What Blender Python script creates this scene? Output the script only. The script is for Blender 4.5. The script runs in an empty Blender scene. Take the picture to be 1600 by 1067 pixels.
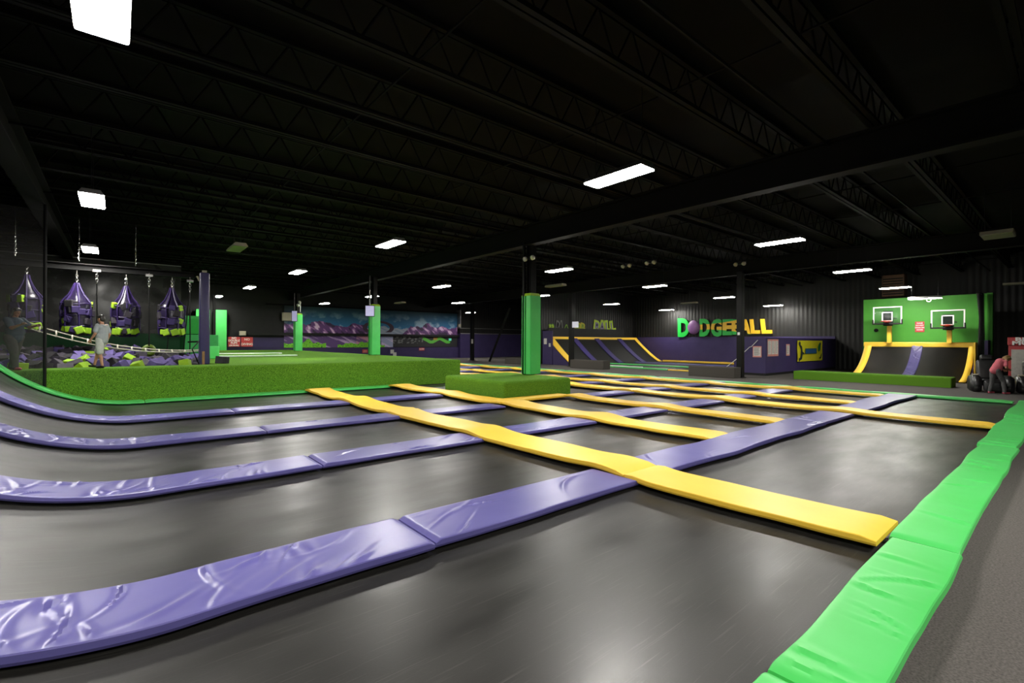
import bpy, bmesh, math, random
from mathutils import Vector, Matrix, noise
S = bpy.context.scene; COL = S.collection
PI = math.pi; R = math.radians
random.seed(7)
ORD = ['first','second','third','fourth','fifth','sixth','seventh','eighth','ninth','tenth','eleventh','twelfth','thirteenth','fourteenth','fifteenth']

# ------------------------------------------------------------------ materials
def mat(name, col, rough=.6, spec=.5, col2=None, scale=8, bump=0, bscale=40, metal=0, stretch=None, coat=0, sheen=0, rough2=None, detail=4, emit=None, estr=0):
    m = bpy.data.materials.new(name); m.use_nodes = True
    nt = m.node_tree; N = nt.nodes; Lk = nt.links; b = N['Principled BSDF']
    b.inputs['Base Color'].default_value = (*col, 1); b.inputs['Roughness'].default_value = rough
    b.inputs['Specular IOR Level'].default_value = spec; b.inputs['Metallic'].default_value = metal
    b.inputs['Coat Weight'].default_value = coat; b.inputs['Sheen Weight'].default_value = sheen
    if emit: b.inputs['Emission Color'].default_value = (*emit, 1); b.inputs['Emission Strength'].default_value = estr
    tc = N.new('ShaderNodeTexCoord'); mp = N.new('ShaderNodeMapping'); Lk.new(tc.outputs['Object'], mp.inputs['Vector'])
    if stretch: mp.inputs['Scale'].default_value = stretch
    n = N.new('ShaderNodeTexNoise'); n.inputs['Scale'].default_value = scale; n.inputs['Detail'].default_value = detail
    Lk.new(mp.outputs[0], n.inputs['Vector'])
    cr = N.new('ShaderNodeMapRange'); cr.inputs['From Min'].default_value = .3; cr.inputs['From Max'].default_value = .7
    Lk.new(n.outputs['Fac'], cr.inputs['Value'])
    mx = N.new('ShaderNodeMix'); mx.data_type = 'RGBA'
    c2 = col2 or tuple(c*.86 for c in col)
    mx.inputs['A'].default_value = (*col, 1); mx.inputs['B'].default_value = (*c2, 1)
    Lk.new(cr.outputs[0], mx.inputs['Factor']); Lk.new(mx.outputs['Result'], b.inputs['Base Color'])
    if rough2 is not None:
        mr = N.new('ShaderNodeMapRange'); mr.inputs['From Min'].default_value = .3; mr.inputs['From Max'].default_value = .7
        mr.inputs['To Min'].default_value = rough; mr.inputs['To Max'].default_value = rough2
        Lk.new(n.outputs['Fac'], mr.inputs['Value']); Lk.new(mr.outputs[0], b.inputs['Roughness'])
    if bump:
        n2 = N.new('ShaderNodeTexNoise'); n2.inputs['Scale'].default_value = bscale; n2.inputs['Detail'].default_value = 3
        Lk.new(mp.outputs[0], n2.inputs['Vector'])
        bp = N.new('ShaderNodeBump'); bp.inputs['Strength'].default_value = bump; bp.inputs['Distance'].default_value = .02
        Lk.new(n2.outputs['Fac'], bp.inputs['Height']); Lk.new(bp.outputs[0], b.inputs['Normal'])
    return m
def emis(name, col, s):
    m = bpy.data.materials.new(name); m.use_nodes = True; nt = m.node_tree
    b = nt.nodes['Principled BSDF']; b.inputs['Base Color'].default_value = (0.8,.8,.8,1)
    b.inputs['Emission Color'].default_value = (*col,1); b.inputs['Emission Strength'].default_value = s
    return m
YEL = mat('yellow_vinyl', (.86,.555,.055), .42, .4, (.82,.51,.045), 1.5, .05, 6)
PUR = mat('purple_vinyl', (.108,.096,.305), .34, .55, (.096,.084,.275), 2, .06, 5)
GRN = mat('green_vinyl', (.085,.56,.13), .38, .5, (.065,.52,.10), 2, .06, 5)
LIME = mat('lime_foam', (.30,.50,.02), .7, .3, (.23,.41,.02), 6, .15, 60)
PURF = mat('purple_foam', (.115,.085,.26), .75, .3, (.08,.06,.19), 6, .15, 60)
GRYF = mat('grey_foam', (.075,.065,.085), .8, .3, (.05,.045,.06), 6, .15, 60)
BLKF = mat('black_foam', (.018,.017,.02), .8, .3, (.03,.028,.032), 6, .15, 60)
BED = mat('trampoline_mesh', (.0135,.013,.012), .29, .40, (.022,.021,.019), 2.0, .03, 140, stretch=(.4,1.2,1), rough2=.43, detail=5)
def scuffs(m):
    nt=m.node_tree; N=nt.nodes; L=nt.links; b=N['Principled BSDF']; old=b.inputs['Base Color'].links[0].from_socket; fac=None
    tc=N.new('ShaderNodeTexCoord')
    for rz,sc in ((.35,(1.1,46,1)),(-.9,(1.6,60,1)),(1.35,(.9,38,1))):
        mp=N.new('ShaderNodeMapping'); mp.inputs['Rotation'].default_value=(0,0,rz); mp.inputs['Scale'].default_value=sc; L.new(tc.outputs['Object'],mp.inputs['Vector'])
        n=N.new('ShaderNodeTexNoise'); n.inputs['Scale'].default_value=1.3; n.inputs['Detail'].default_value=2; L.new(mp.outputs[0],n.inputs['Vector'])
        r=N.new('ShaderNodeMapRange'); r.inputs['From Min'].default_value=.64; r.inputs['From Max'].default_value=.80; L.new(n.outputs['Fac'],r.inputs['Value'])
        if fac is None: fac=r.outputs[0]
        else:
            a=N.new('ShaderNodeMath'); a.operation='MAXIMUM'; L.new(fac,a.inputs[0]); L.new(r.outputs[0],a.inputs[1]); fac=a.outputs[0]
    ml=N.new('ShaderNodeMath'); ml.operation='MULTIPLY'; ml.inputs[1].default_value=.85; L.new(fac,ml.inputs[0])
    mx=N.new('ShaderNodeMix'); mx.data_type='RGBA'; L.new(ml.outputs[0],mx.inputs['Factor']); L.new(old,mx.inputs['A']); mx.inputs['B'].default_value=(.065,.063,.057,1)
    L.new(mx.outputs['Result'],b.inputs['Base Color'])
scuffs(BED)
BEDF = mat('dark_trampoline_mesh', (.008,.008,.0075), .6, .2, (.010,.010,.009), 3, .1, 120)
CARP = mat('grey_carpet', (.115,.105,.098), .95, .1, (.060,.055,.051), 70, .10, 200, detail=8)
CARPB = mat('box_carpet', (.075,.068,.060), .95, .1, (.055,.05,.045), 60, .1, 160)
BLK = mat('black_paint', (.006,.006,.006), .6, .3, (.009,.009,.0085), 3)
BLKS = mat('black_steel', (.004,.004,.004), .5, .2, (.003,.003,.003), 4)
CEIL = mat('ceiling_paint', (.0055,.005,.004), .8, .1, (.003,.0028,.0022), 1.2, .2, 3)
STEEL = mat('joist_paint', (.0045,.0042,.0035), .75, .12, (.003,.0028,.0023), 2)
WALLG = mat('glossy_black_wall', (.036,.036,.032), .16, .5, (.050,.050,.045), 1.6, .02, 3, rough2=.35)
PURW = mat('purple_wall_paint', (.045,.032,.105), .55, .3, (.036,.026,.09), 1.5)
GRNW = mat('green_wall_paint', (.075,.34,.04), .55, .3, (.062,.29,.033), 1.5)
GRND = mat('green_wall_pad', (.008,.075,.022), .5, .3, (.006,.06,.018), 2)
WHT = mat('white_paint', (.75,.75,.72), .4, .5)
CREAM = mat('cream_rope', (.72,.69,.58), .8, .3, bump=.2, bscale=80)
GREYM = mat('brushed_metal', (.45,.44,.42), .35, .5, metal=.9)
CHAIN = mat('bright_chain', (.75,.74,.70), .25, .5, metal=1)
BEIGE = mat('beige_plastic', (.42,.38,.28), .5, .4)
REDS = mat('red_sign', (.52,.055,.06), .5, .4)
PINKS = mat('sign_pink_border', (.62,.25,.22), .5, .4)
PAPER = mat('sign_paper', (.62,.60,.56), .6, .3, (.55,.54,.52), 12)
RIM = mat('orange_red_rim', (.55,.05,.03), .4, .5)
BLKP = mat('black_leather', (.012,.012,.013), .38, .5, (.02,.02,.02), 5, .2, 25)
SCRN = mat('screen_lavender', (.5,.47,.7), .4, .4, emit=(.55,.5,.85), estr=.45)
LAMPD = emis('lamp_white_dim', (1,.97,.90), 45)
LAMP = emis('lamp_white', (1,.97,.90), 190)
DEADL = mat('unlit_lens', (.30,.30,.22), .5, .4, (.22,.24,.15), 30, stretch=(6,.6,1))
SKIN = mat('skin', (.48,.25,.15), .55, .4, (.42,.21,.13), 8)
SKIND = mat('tan_skin', (.33,.16,.09), .55, .4, (.29,.14,.08), 8)
HAIRB = mat('black_hair', (.012,.010,.009), .45, .5, (.025,.02,.018), 30, .4, 60)
HAIRY = mat('blonde_hair', (.34,.22,.09), .5, .5, (.22,.13,.05), 30, .4, 60)
TEE = mat('grey_tee', (.36,.39,.40), .85, .2, (.30,.33,.34), 8, .2, 14)
SHORT = mat('pale_shorts', (.52,.54,.50), .85, .2, (.42,.44,.40), 9, .25, 14)
TEAL = mat('teal_shirt', (.07,.10,.135), .85, .2, (.055,.08,.11), 8, .2, 14)
PANT = mat('dark_pants', (.075,.075,.07), .85, .2, (.055,.055,.052), 8, .25, 14)
PINK = mat('pink_top', (.55,.14,.17), .85, .2, (.46,.11,.14), 8, .2, 14)
LEGG = mat('grey_leggings', (.10,.10,.10), .85, .2, (.08,.08,.08), 8, .2, 14)
SHOEB = mat('black_shoe', (.012,.012,.012), .5, .4)
SHOEP = mat('pink_shoe', (.55,.09,.13), .5, .4)
EYE = mat('eye_dark', (.02,.015,.012), .2, .5)
LIP = mat('lip', (.36,.10,.08), .5, .4)
MACHR = mat('machine_red', (.40,.03,.035), .35, .5)
MACHW = mat('machine_panel', (.42,.40,.36), .4, .5, (.34,.33,.30), 10)
BROWN = mat('heater_brown', (.10,.055,.03), .7, .3)
TURF = mat('green_turf', (.155,.35,.03), .95, .08, (.014,.05,.004), 70, .18, 110, detail=10)
RPUR = mat('ramp_purple',(.045,.034,.135),.38,.5)
LWHITE = mat('white_line_vinyl', (.78,.86,.78), .5, .4)
BALLP = mat('purple_ball', (.20,.09,.24), .35, .5)

def glass(name, col, alpha, rough=.05):
    m = bpy.data.materials.new(name); m.use_nodes = True; nt = m.node_tree; N = nt.nodes
    b = N['Principled BSDF']; b.inputs['Base Color'].default_value = (*col,1); b.inputs['Roughness'].default_value = rough
    tr = N.new('ShaderNodeBsdfTransparent'); mx = N.new('ShaderNodeMixShader'); mx.inputs[0].default_value = alpha
    nt.links.new(tr.outputs[0], mx.inputs[1]); nt.links.new(b.outputs[0], mx.inputs[2])
    nt.links.new(mx.outputs[0], N['Material Output'].inputs['Surface'])
    return m
GLASS = glass('backboard_glass', (.03,.05,.04), .16)
NET = glass('black_net', (.038,.037,.033), .46, .8)
NETD = glass('black_net_dense', (.015,.015,.014), .62, .8)

def corrugated(name, col, axis):
    m = mat(name, col, .5, .4, tuple(c*.7 for c in col), 1.2); nt = m.node_tree; N = nt.nodes
    tc = N.new('ShaderNodeTexCoord'); w = N.new('ShaderNodeTexWave'); w.bands_direction = axis; w.inputs['Scale'].default_value = 1.1; bp_s=.25
    bp = N.new('ShaderNodeBump'); bp.inputs['Strength'].default_value = .3; bp.inputs['Distance'].default_value = .05
    nt.links.new(tc.outputs['Object'], w.inputs['Vector']); nt.links.new(w.outputs['Fac'], bp.inputs['Height'])
    nt.links.new(bp.outputs[0], N['Principled BSDF'].inputs['Normal'])
    return m
CORX = corrugated('black_corrugated_x', (.011,.0105,.0095), 'X')
CORY = corrugated('black_corrugated_y', (.011,.0105,.0095), 'Y')

# ------------------------------------------------------------------ builders
def tag(o, label=None, cat=None, group=None, kind=None):
    if label: o['label'] = label
    if cat: o['category'] = cat
    if group: o['group'] = group
    if kind: o['kind'] = kind
    return o
def thing(name, label, cat, loc=(0,0,0), group=None, kind=None):
    o = bpy.data.objects.new(name, None); COL.objects.link(o); o.location = loc; o.empty_display_size = .2
    return tag(o, label, cat, group, kind)
def obj(name, bm, m, parent=None, smooth=False, world=False):
    """links a bmesh as one mesh object; with world=True coordinates are world ones and are moved into the parent's frame"""
    if parent is not None and world:
        o_ = Vector(parent.location)
        if parent.parent: o_ = o_ + Vector(parent.parent.location)
        for v in bm.verts: v.co -= o_
    me = bpy.data.meshes.new(name); bm.to_mesh(me); bm.free()
    for mm in (m if isinstance(m, (list, tuple)) else [m]): me.materials.append(mm)
    if smooth:
        for p in me.polygons: p.use_smooth = True
    o = bpy.data.objects.new(name, me); COL.objects.link(o)
    if parent is not None: o.parent = parent
    return o
def solo(name, bm, m, label, cat, group=None, kind=None, smooth=False):
    """a top-level thing that is one mesh: origin moved to its base centre"""
    xs=[v.co.x for v in bm.verts]; ys=[v.co.y for v in bm.verts]; zs=[v.co.z for v in bm.verts]
    c = Vector(((min(xs)+max(xs))/2,(min(ys)+max(ys))/2,min(zs)))
    for v in bm.verts: v.co -= c
    o = obj(name, bm, m, smooth=smooth); o.location = c
    return tag(o, label, cat, group, kind)
def BM(): return bmesh.new()
def box(bm, x0,x1,y0,y1,z0,z1, bev=0, seg=2, M=None):
    b = bmesh.new(); bmesh.ops.create_cube(b, size=1)
    for v in b.verts: v.co = Vector(((x0+x1)/2+v.co.x*(x1-x0),(y0+y1)/2+v.co.y*(y1-y0),(z0+z1)/2+v.co.z*(z1-z0)))
    if bev: bmesh.ops.bevel(b, geom=list(b.edges), offset=bev, segments=seg, profile=.5, affect='EDGES')
    if M is not None: b.transform(M)
    merge(bm, b); return bm
def merge(bm, b):
    me = bpy.data.meshes.new('tmp'); b.to_mesh(me); b.free(); bm.from_mesh(me); bpy.data.meshes.remove(me)
def tube(bm, pts, r, n=8, closed=False):
    pts = [Vector(p) for p in pts]; rs = r if isinstance(r,(list,tuple)) else [r]*len(pts)
    rings=[]; up0 = None
    for i,p in enumerate(pts):
        t = (pts[min(i+1,len(pts)-1)]-pts[max(i-1,0)]).normalized() if not closed else (pts[(i+1)%len(pts)]-pts[i-1]).normalized()
        a = Vector((0,0,1)) if abs(t.z)<.9 else Vector((1,0,0))
        if up0 is not None: a = up0
        u = t.cross(a).normalized(); w = u.cross(t).normalized(); up0 = w
        rings.append([bm.verts.new(p + (u*math.cos(k*2*PI/n)+w*math.sin(k*2*PI/n))*rs[i]) for k in range(n)])
    m = len(rings)
    for i in range(m if closed else m-1):
        A,B = rings[i], rings[(i+1)%m]
        for k in range(n): bm.faces.new((A[k],A[(k+1)%n],B[(k+1)%n],B[k]))
    if not closed:
        bm.faces.new(rings[0][::-1]); bm.faces.new(rings[-1])
    return bm
def lathe(bm, prof, c=(0,0,0), n=20, jit=None):
    rings=[]
    for r,z in prof:
        rings.append([bm.verts.new((c[0]+r*math.cos(k*2*PI/n)*(jit(k,z) if jit else 1), c[1]+r*math.sin(k*2*PI/n)*(jit(k,z) if jit else 1), c[2]+z)) for k in range(n)])
    for A,B in zip(rings,rings[1:]):
        for k in range(n): bm.faces.new((A[k],A[(k+1)%n],B[(k+1)%n],B[k]))
    bm.faces.new(rings[0][::-1]); bm.faces.new(rings[-1]); return bm
def quad(bm, *ps):
    bm.faces.new([bm.verts.new(p) for p in ps]); return bm
def prism(bm, poly, axis, a, b):
    """poly: list of 2D points; axis 'x','y','z' is the extrusion axis"""
    def P(u,v,w): return {'x':(w,u,v),'y':(u,w,v),'z':(u,v,w)}[axis]
    A=[bm.verts.new(P(u,v,a)) for u,v in poly]; B=[bm.verts.new(P(u,v,b)) for u,v in poly]
    n=len(poly); bm.faces.new(A[::-1]); bm.faces.new(B)
    for i in range(n): bm.faces.new((A[i],A[(i+1)%n],B[(i+1)%n],B[i]))
    bmesh.ops.recalc_face_normals(bm, faces=list(bm.faces)); return bm
def text_bm(s, size, ext=0, bold=0, sx=1, align='CENTER', space=1):
    cu = bpy.data.curves.new('t','FONT'); cu.body = s; cu.size = size; cu.extrude = ext; cu.offset = bold; cu.align_x = align; cu.align_y='CENTER'; cu.space_character = space
    cu.resolution_u = 3
    o = bpy.data.objects.new('t',cu); COL.objects.link(o); bpy.context.view_layer.update()
    me = bpy.data.meshes.new_from_object(o.evaluated_get(bpy.context.evaluated_depsgraph_get()))
    bm = bmesh.new(); bm.from_mesh(me); bpy.data.objects.remove(o); bpy.data.curves.remove(cu); bpy.data.meshes.remove(me)
    if sx!=1:
        for v in bm.verts: v.co.x *= sx
    return bm
def onX(bm, X, Y, Z):   # flat shape (x right, y up, z towards viewer) onto a plane facing -X
    bm.transform(Matrix(((0,0,-1,X),(-1,0,0,Y),(0,1,0,Z),(0,0,0,1)))); return bm
def onY(bm, X, Y, Z):   # onto a plane facing -Y
    bm.transform(Matrix(((1,0,0,X),(0,0,-1,Y),(0,1,0,Z),(0,0,0,1)))); return bm

# ------------------------------------------------------------------ camera
th, ro = R(50.25), .004
Rv = Vector((math.sin(th),-math.cos(th),0)); Fv = Vector((math.cos(th),math.sin(th),0)); U = Vector((0,0,1))
cR = Rv*math.cos(ro)+U*math.sin(ro); cU = -Rv*math.sin(ro)+U*math.cos(ro)
cam = bpy.data.cameras.new('camera'); co = bpy.data.objects.new('camera', cam); COL.objects.link(co)
cam.sensor_width = 36; cam.lens = 743/1600*36; cam.clip_start=.05; cam.clip_end=300
co.matrix_world = Matrix(((cR.x,cU.x,-Fv.x,0),(cR.y,cU.y,-Fv.y,0),(cR.z,cU.z,-Fv.z,1.75),(0,0,0,1)))
S.camera = co
w = bpy.data.worlds.new('world'); S.world = w; w.use_nodes = True
w.node_tree.nodes['Background'].inputs[0].default_value = (.5,.5,.45,1); w.node_tree.nodes['Background'].inputs[1].default_value = .004
S.view_settings.view_transform = 'Standard'; S.view_settings.look = 'None'; S.view_settings.exposure = 0.0
try:
    S.cycles.use_denoising = True; S.cycles.max_bounces = 6; S.cycles.diffuse_bounces = 3; S.cycles.glossy_bounces = 3; S.cycles.transparent_max_bounces = 8
    S.cycles.sample_clamp_indirect = 6; S.cycles.caustics_reflective=False; S.cycles.caustics_refractive=False
except Exception: pass

# ------------------------------------------------------------------ setting
FZ = -.03
def struct(name, bm, m, parent=None):
    o = obj(name, bm, m, parent)
    if parent is None: tag(o, kind='structure')
    return o
struct('floor', box(BM(), -7.2,39.2,-6.2,44.2,FZ-.2,FZ), CARP)
deck = struct('ceiling', box(BM(), -7.2,39.2,-6.2,44.2,6.75,6.9), CEIL)
y = -5.2
while y < 43.5:
    b = BM()
    for dy in (-.055,.055):
        box(b, -7,39,y+dy-.04,y+dy+.04,6.62,6.70); box(b, -7,39,y+dy-.04,y+dy+.04,5.93,6.0)
    j = obj('joist', b, STEEL, deck)
    b = BM(); x=-7
    while x < 38.4:
        tube(b, [(x,y,5.97),(x+.4,y,6.66)], .018, 4); tube(b, [(x+.4,y,6.66),(x+.8,y,5.97)], .018, 4); x += .8
    obj('joist_web', b, STEEL, j)
    y += 1.95
for gx in (-1.6,11.4,24.6):
    b = BM(); box(b, gx-.17,gx+.17,-6,44,5.2,5.25); box(b, gx-.17,gx+.17,-6,44,5.87,5.92); box(b, gx-.02,gx+.02,-6,44,5.24,5.9)
    obj('girder', b, STEEL, deck)
b = BM()
for yy in (-2,3.4,8.2,13,18.5,25): tube(b, [(-7,yy,5.86),(39,yy,5.86)], .03, 6)
obj('sprinkler_pipe', b, STEEL, deck)
b = BM()
for xx in (3.5,7.2,15.5,19,29,33.5): tube(b, [(xx,-6,5.99),(xx,44,5.99)], .02, 5)
obj('bridging_rod', b, STEEL, deck)
# back wall of the mural (y = 43.5), wall beside the dodgeball court (x = 38)
struct('wall_back', box(BM(), -7.2,38.2,43.5,43.8,FZ,6.75), BLK)
struct('wall_right', box(BM(), 38,38.3,-6.2,43.5,FZ,6.75), CORY)
struct('wall_left', box(BM(), -7.2,-7,-6.2,43.5,FZ,6.75), BLK)
struct('wall_front', box(BM(), -7.2,38.2,-6.2,-6,FZ,6.75), BLK)
# wall sections at the back right
struct('wall_back_upper', box(BM(), 28.45,38,42.95,43.5,2.6,6.75), CORX)
struct('wall_back_purple', box(BM(), 28.45,38,42.9,43.5,FZ,2.6), PURW)
struct('trim_1', box(BM(), 28.45,38,42.84,42.95,2.56,2.62), GREYM)
struct('trim_2', box(BM(), 28.45,38,42.88,42.95,3.14,3.18), GREYM)
struct('trim_3', box(BM(), 28.36,28.45,42.8,43.5,3.15,5.1), GREYM)
struct('wall_back_lower', box(BM(), 5,28.45,43.35,43.5,FZ,1.15), PURW)
struct('wall_back_left', box(BM(), 6.6,11.2,43.3,43.4,1.15,2.0), PURW)
# dodgeball wall lower paint
struct('wall_dodgeball_purple', box(BM(), 37.9,38,10.9,27,FZ,2.2), PURW)
# low purple partition with posters
struct('wall_partition', box(BM(), 26.75,37.9,10.9,11.05,FZ,2.02), PURW)
struct('wall_partition_end', box(BM(), 26.75,26.9,11.05,12.6,FZ,2.02), PURW)
struct('baseboard_partition', box(BM(), 26.73,37.9,10.87,10.9,FZ,.09), BLK)
struct('baseboard_partition_end', box(BM(), 26.72,26.75,10.87,12.6,FZ,.09), BLK)
# black wall behind the dodgeball ramp
struct('wall_ramp', box(BM(), 26,38,27.6,27.8,FZ,6.75), CORX)
# pit walls
struct('wall_pit', box(BM(), -7,2.4,28,28.2,2.05,5.3), WALLG)
struct('wall_pit_green', box(BM(), -7,3.2,27.95,28.2,0,2.05), GRND)
struct('trim_pit', box(BM(), -7,2.4,27.96,28.22,5.3,5.34), GREYM)

# ------------------------------------------------------------------ turf platform
def turf_slab(name, poly, z0, z1, label, cat, bev=.07):
    b = BM(); prism(b, poly, 'z', z0, z1)
    e = [e for e in b.edges if max(v.co.z for v in e.verts) > z1-1e-4 and (min(v.co.z for v in e.verts) > z1-1e-4 or abs(e.verts[0].co.x-e.verts[1].co.x)+abs(e.verts[0].co.y-e.verts[1].co.y)<1e-4)]
    bmesh.ops.bevel(b, geom=e, offset=bev, segments=4, profile=.5, affect='EDGES')
    return solo(name, b, TURF, label, cat, smooth=False)
turf_slab('turf_platform', [(-6.9,17.0),(11.3,17.0),(11.3,43.3),(2.55,43.3),(2.55,28.3),(3.3,28.3),(3.3,24.2),(2.45,24.2),(2.45,18.15),(-6.9,18.15)], 0.0, .97, 'long raised platform covered in green artificial turf beside the foam pit', 'platform', .06)
turf_slab('turf_island', [(8.75,10.85),(11.6,10.85),(11.6,14.2),(8.75,14.2)], .01, .57, 'square green turf island around the green padded column', 'platform', .10)
turf_slab('turf_bench', [(25.5,3.35),(26.5,3.35),(26.5,9.1),(25.5,9.1)], FZ, .37, 'low green turf step in front of the basketball ramp', 'platform', .05)

# ------------------------------------------------------------------ trampoline court
AR, AX = 3.6, .35
def surf(s):
    """court profile along x: flat to the right of AX, quarter pipe to the left. returns point(x,z), normal(x,z)"""
    if s >= AX: return (s,0),(0,1)
    a = (AX-s)/AR; am = R(48)
    if a <= am: return (AX-AR*math.sin(a), AR*(1-math.cos(a))),(math.sin(a),math.cos(a))
    d = (a-am)*AR
    return (AX-AR*math.sin(am)-d*math.cos(am), AR*(1-math.cos(am))+d*math.sin(am)),(math.sin(am),math.cos(am))
SL = -3.6
CREASES = {}
def creases(seed, s0, s1, b0, b1, n, lo, hi):
    """random folds of the vinyl cover: centre, direction, length, width, height, curvature"""
    r = random.Random(seed); out=[]
    for k in range(n):
        a = R(r.uniform(lo,hi)); L = r.uniform(.10,.38); wd = r.uniform(.012,.034)
        out.append((r.uniform(s0,s1), r.choice([b0+.08,b1-.1,r.uniform(b0,b1)]), math.cos(a), math.sin(a), L, wd, r.uniform(.004,.017), r.uniform(-1.2,1.2)))
    CREASES[seed]=out
def wrink(s,c,seed,amp):
    if not amp: return 0
    h = amp*.22*noise.noise(Vector((s*2.2+seed,c*3,seed*.7)))
    for s0,c0,dx,dy,L,wd,ht,cu in CREASES.get(seed,()):
        ds=s-s0
        if abs(ds)>.6: continue
        dc=c-c0; t=ds*dx+dc*dy; n_=-ds*dy+dc*dx+cu*t*t
        if abs(t)>L*1.8 or abs(n_)>wd*4.5: continue
        x=n_/wd; h += ht*math.exp(-(t/L)**2)*(math.exp(-x*x)-.55*math.exp(-(x-1.7)**2/1.6))
    return h
def pad(name, axis, a0, a1, b0, b1, m, label, group, th=.066, lift=.02, humps=(), wav=.02, wr=0, seed=0, step=.14, nb=8, hump=.05, base=None, fn=None):
    """soft vinyl pad swept along an axis, with puffed edges, sag and creases"""
    n = max(3,int((a1-a0)/step)); bm = BM(); rings=[]
    for i in range(n+1):
        t = i/n; s = a0+(a1-a0)*t
        hz = sum(hump*math.exp(-((s-h)/.42)**2) for h in humps)
        e = min(t,1-t)*(a1-a0); pinch = 1-.35*math.exp(-(e/.03)**2)
        lat = wav*(noise.noise(Vector((s*.55,seed*7.3,0)))*1.6+.4*noise.noise(Vector((s*1.7,seed*3.3,5))))
        wid = wav*.8*noise.noise(Vector((s*.8,seed*9.1,3)))
        sag = .012*noise.noise(Vector((s*.9,seed*2.2,8)))
        B0,B1 = b0+lat-wid, b1+lat+wid
        row=[]
        def put(c, z):
            if axis=='x':
                (x,zz),(nx,nz) = (fn or surf)(s); return (x+nx*z, c, zz+nz*z)
            (x,zz),(nx,nz) = ((s,0),(0,1)); return (c, s, z)
        L = lift+hz*.8
        Wd = B1-B0; ds = [0,.007]+[.007+(Wd-.014)*k/nb for k in range(1,nb)]+[Wd-.007,Wd]
        for d_ in ds:
            c = B0+d_; f = d_/Wd
            ed = min(d_,Wd-d_)
            z = L + (th*pinch+sag)*(.86 if ed<.005 else (.97 if ed<.02 else 1.0)) + hz*.25*(1 - .3*abs(2*f-1))
            z += wrink(s,c,seed,wr)*min(1,ed/.06)
            row.append(put(c,z))
        row.append(put(B1+.004, L+th*.3)); row.append(put(B1-.006, L)); row.append(put(B0+.006, L)); row.append(put(B0-.004, L+th*.3))
        rings.append([bm.verts.new(p) for p in row])
    N = len(rings[0])
    for A,B in zip(rings,rings[1:]):
        for k in range(N): bm.faces.new((A[k],A[(k+1)%N],B[(k+1)%N],B[k]))
    bm.faces.new(rings[0][::-1]); bm.faces.new(rings[-1])
    bmesh.ops.recalc_face_normals(bm, faces=list(bm.faces))
    o = solo(name, bm, m, label, 'pad', group, smooth=True)
    try:
        o.data.set_sharp_from_angle(angle=R(28))
    except Exception: pass
    return o

ROW = [(3.43,4.13),(6.55,7.22),(9.62,10.25),(12.65,13.3)]              # purple rows at the near court
FAR = [16.1,19.25,22.35,25.5,28.6,31.75,34.9]                            # further rows right of the platform
YC = [(4.82,5.54),(7.80,8.48),(10.52,11.06),(13.36,13.95),(15.52,16.05),(18.40,18.95)]
rowname = ['nearest','second','third','fourth','fifth','sixth','seventh','eighth','ninth','tenth','eleventh']
colname = ['long near','second','third','fourth','fifth','sixth']
# yellow lines
def yrow(i, segs, wav=.05):
    for k,(a,b) in enumerate(segs):
        hs = [c for c in [sum(r)/2 for r in ROW]+FAR if a-.3<c<b+.3]
        if i==0: hs = [h+.25 for h in hs]
        x0,x1 = YC[i]
        pos = ORD[k]+' pad from its near end' if len(segs)>1 else 'its only pad'
        pad('yellow_pad','y',a,b,x0,x1,YEL,'flat yellow pad in the %s yellow line, %s' % (colname[i],pos),'yellow pads of the trampoline court', humps=hs, wav=wav, seed=i*11+k, step=.12, lift=.055, hump=.045)
yrow(0,[(1.1,3.62),(3.63,10.2),(10.21,16.45)],.06)
yrow(1,[(4.08,9.9),(9.91,16.45)],.07)
yrow(2,[(4.08,10.15)],.07)
yrow(3,[(1.15,9.7),(9.71,19.2),(19.21,28.6),(28.61,37.6)],.06)
yrow(4,[(4.08,12.9),(12.91,22.3),(22.31,37.6)],.05)
yrow(5,[(4.08,12.9),(12.91,22.3),(22.31,37.6)],.05)
pad('yellow_pad','x',8.52,11.0,10.24,10.78,YEL,'yellow pad along the near foot of the turf island','yellow pads of the trampoline court',wav=.03,seed=91,lift=.04)
# purple rows
def prow(r, y0, y1, segs, where):
    for k,(a,b) in enumerate(segs):
        sd = r*13+k+200; st,nb,wr = .14,6,0
        if r<2 and a<5.6:
            st,nb,wr = .018,40,.012
            if a<0: creases(sd,-1.6,1.5,y0,y1,46 if r==0 else 40,25,100)
            else: creases(sd,a+.05,b-.1,y0,y1,7,-15,45)
        elif r<4 and a<5.6:
            st,nb,wr = .03,18,.010
            if a<0: creases(sd,-2.6,.9,y0,y1,60,60,120)
            else: creases(sd,a+.05,b-.1,y0,y1,4,-15,45)
        elif r<2 and a<12:
            st,nb,wr = .04,18,.008; creases(sd,a,b,y0,y1,6,20,70)
        pad('purple_pad','x',a,b,y0,y1,PUR,'purple pad in the %s purple row from the camera, %s pad from the left' % (rowname[r],ORD[k]),'purple pads of the trampoline court',wr=wr,wav=.035,seed=sd,step=st,nb=nb,lift=.03)
e=.02
prow(0,*ROW[0],[(SL,2.03),(2.05,4.84),(5.54,11.38),(11.40,13.32),(13.99,19.7)],'near')
prow(1,*ROW[1],[(SL,2.13),(2.15,4.84),(5.54,7.76),(8.52,10.5),(11.1,13.32),(13.99,15.48),(16.09,18.36),(18.99,19.7)],'')
prow(2,*ROW[2],[(SL,2.13),(2.15,4.84),(5.54,7.76),(11.1,13.32),(13.99,15.48),(16.09,18.36),(18.99,19.7)],'')
prow(3,*ROW[3],[(SL,2.13),(2.15,4.84),(5.54,7.76),(11.75,13.32),(13.99,15.48),(16.09,18.36),(18.99,19.7)],'')
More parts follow.
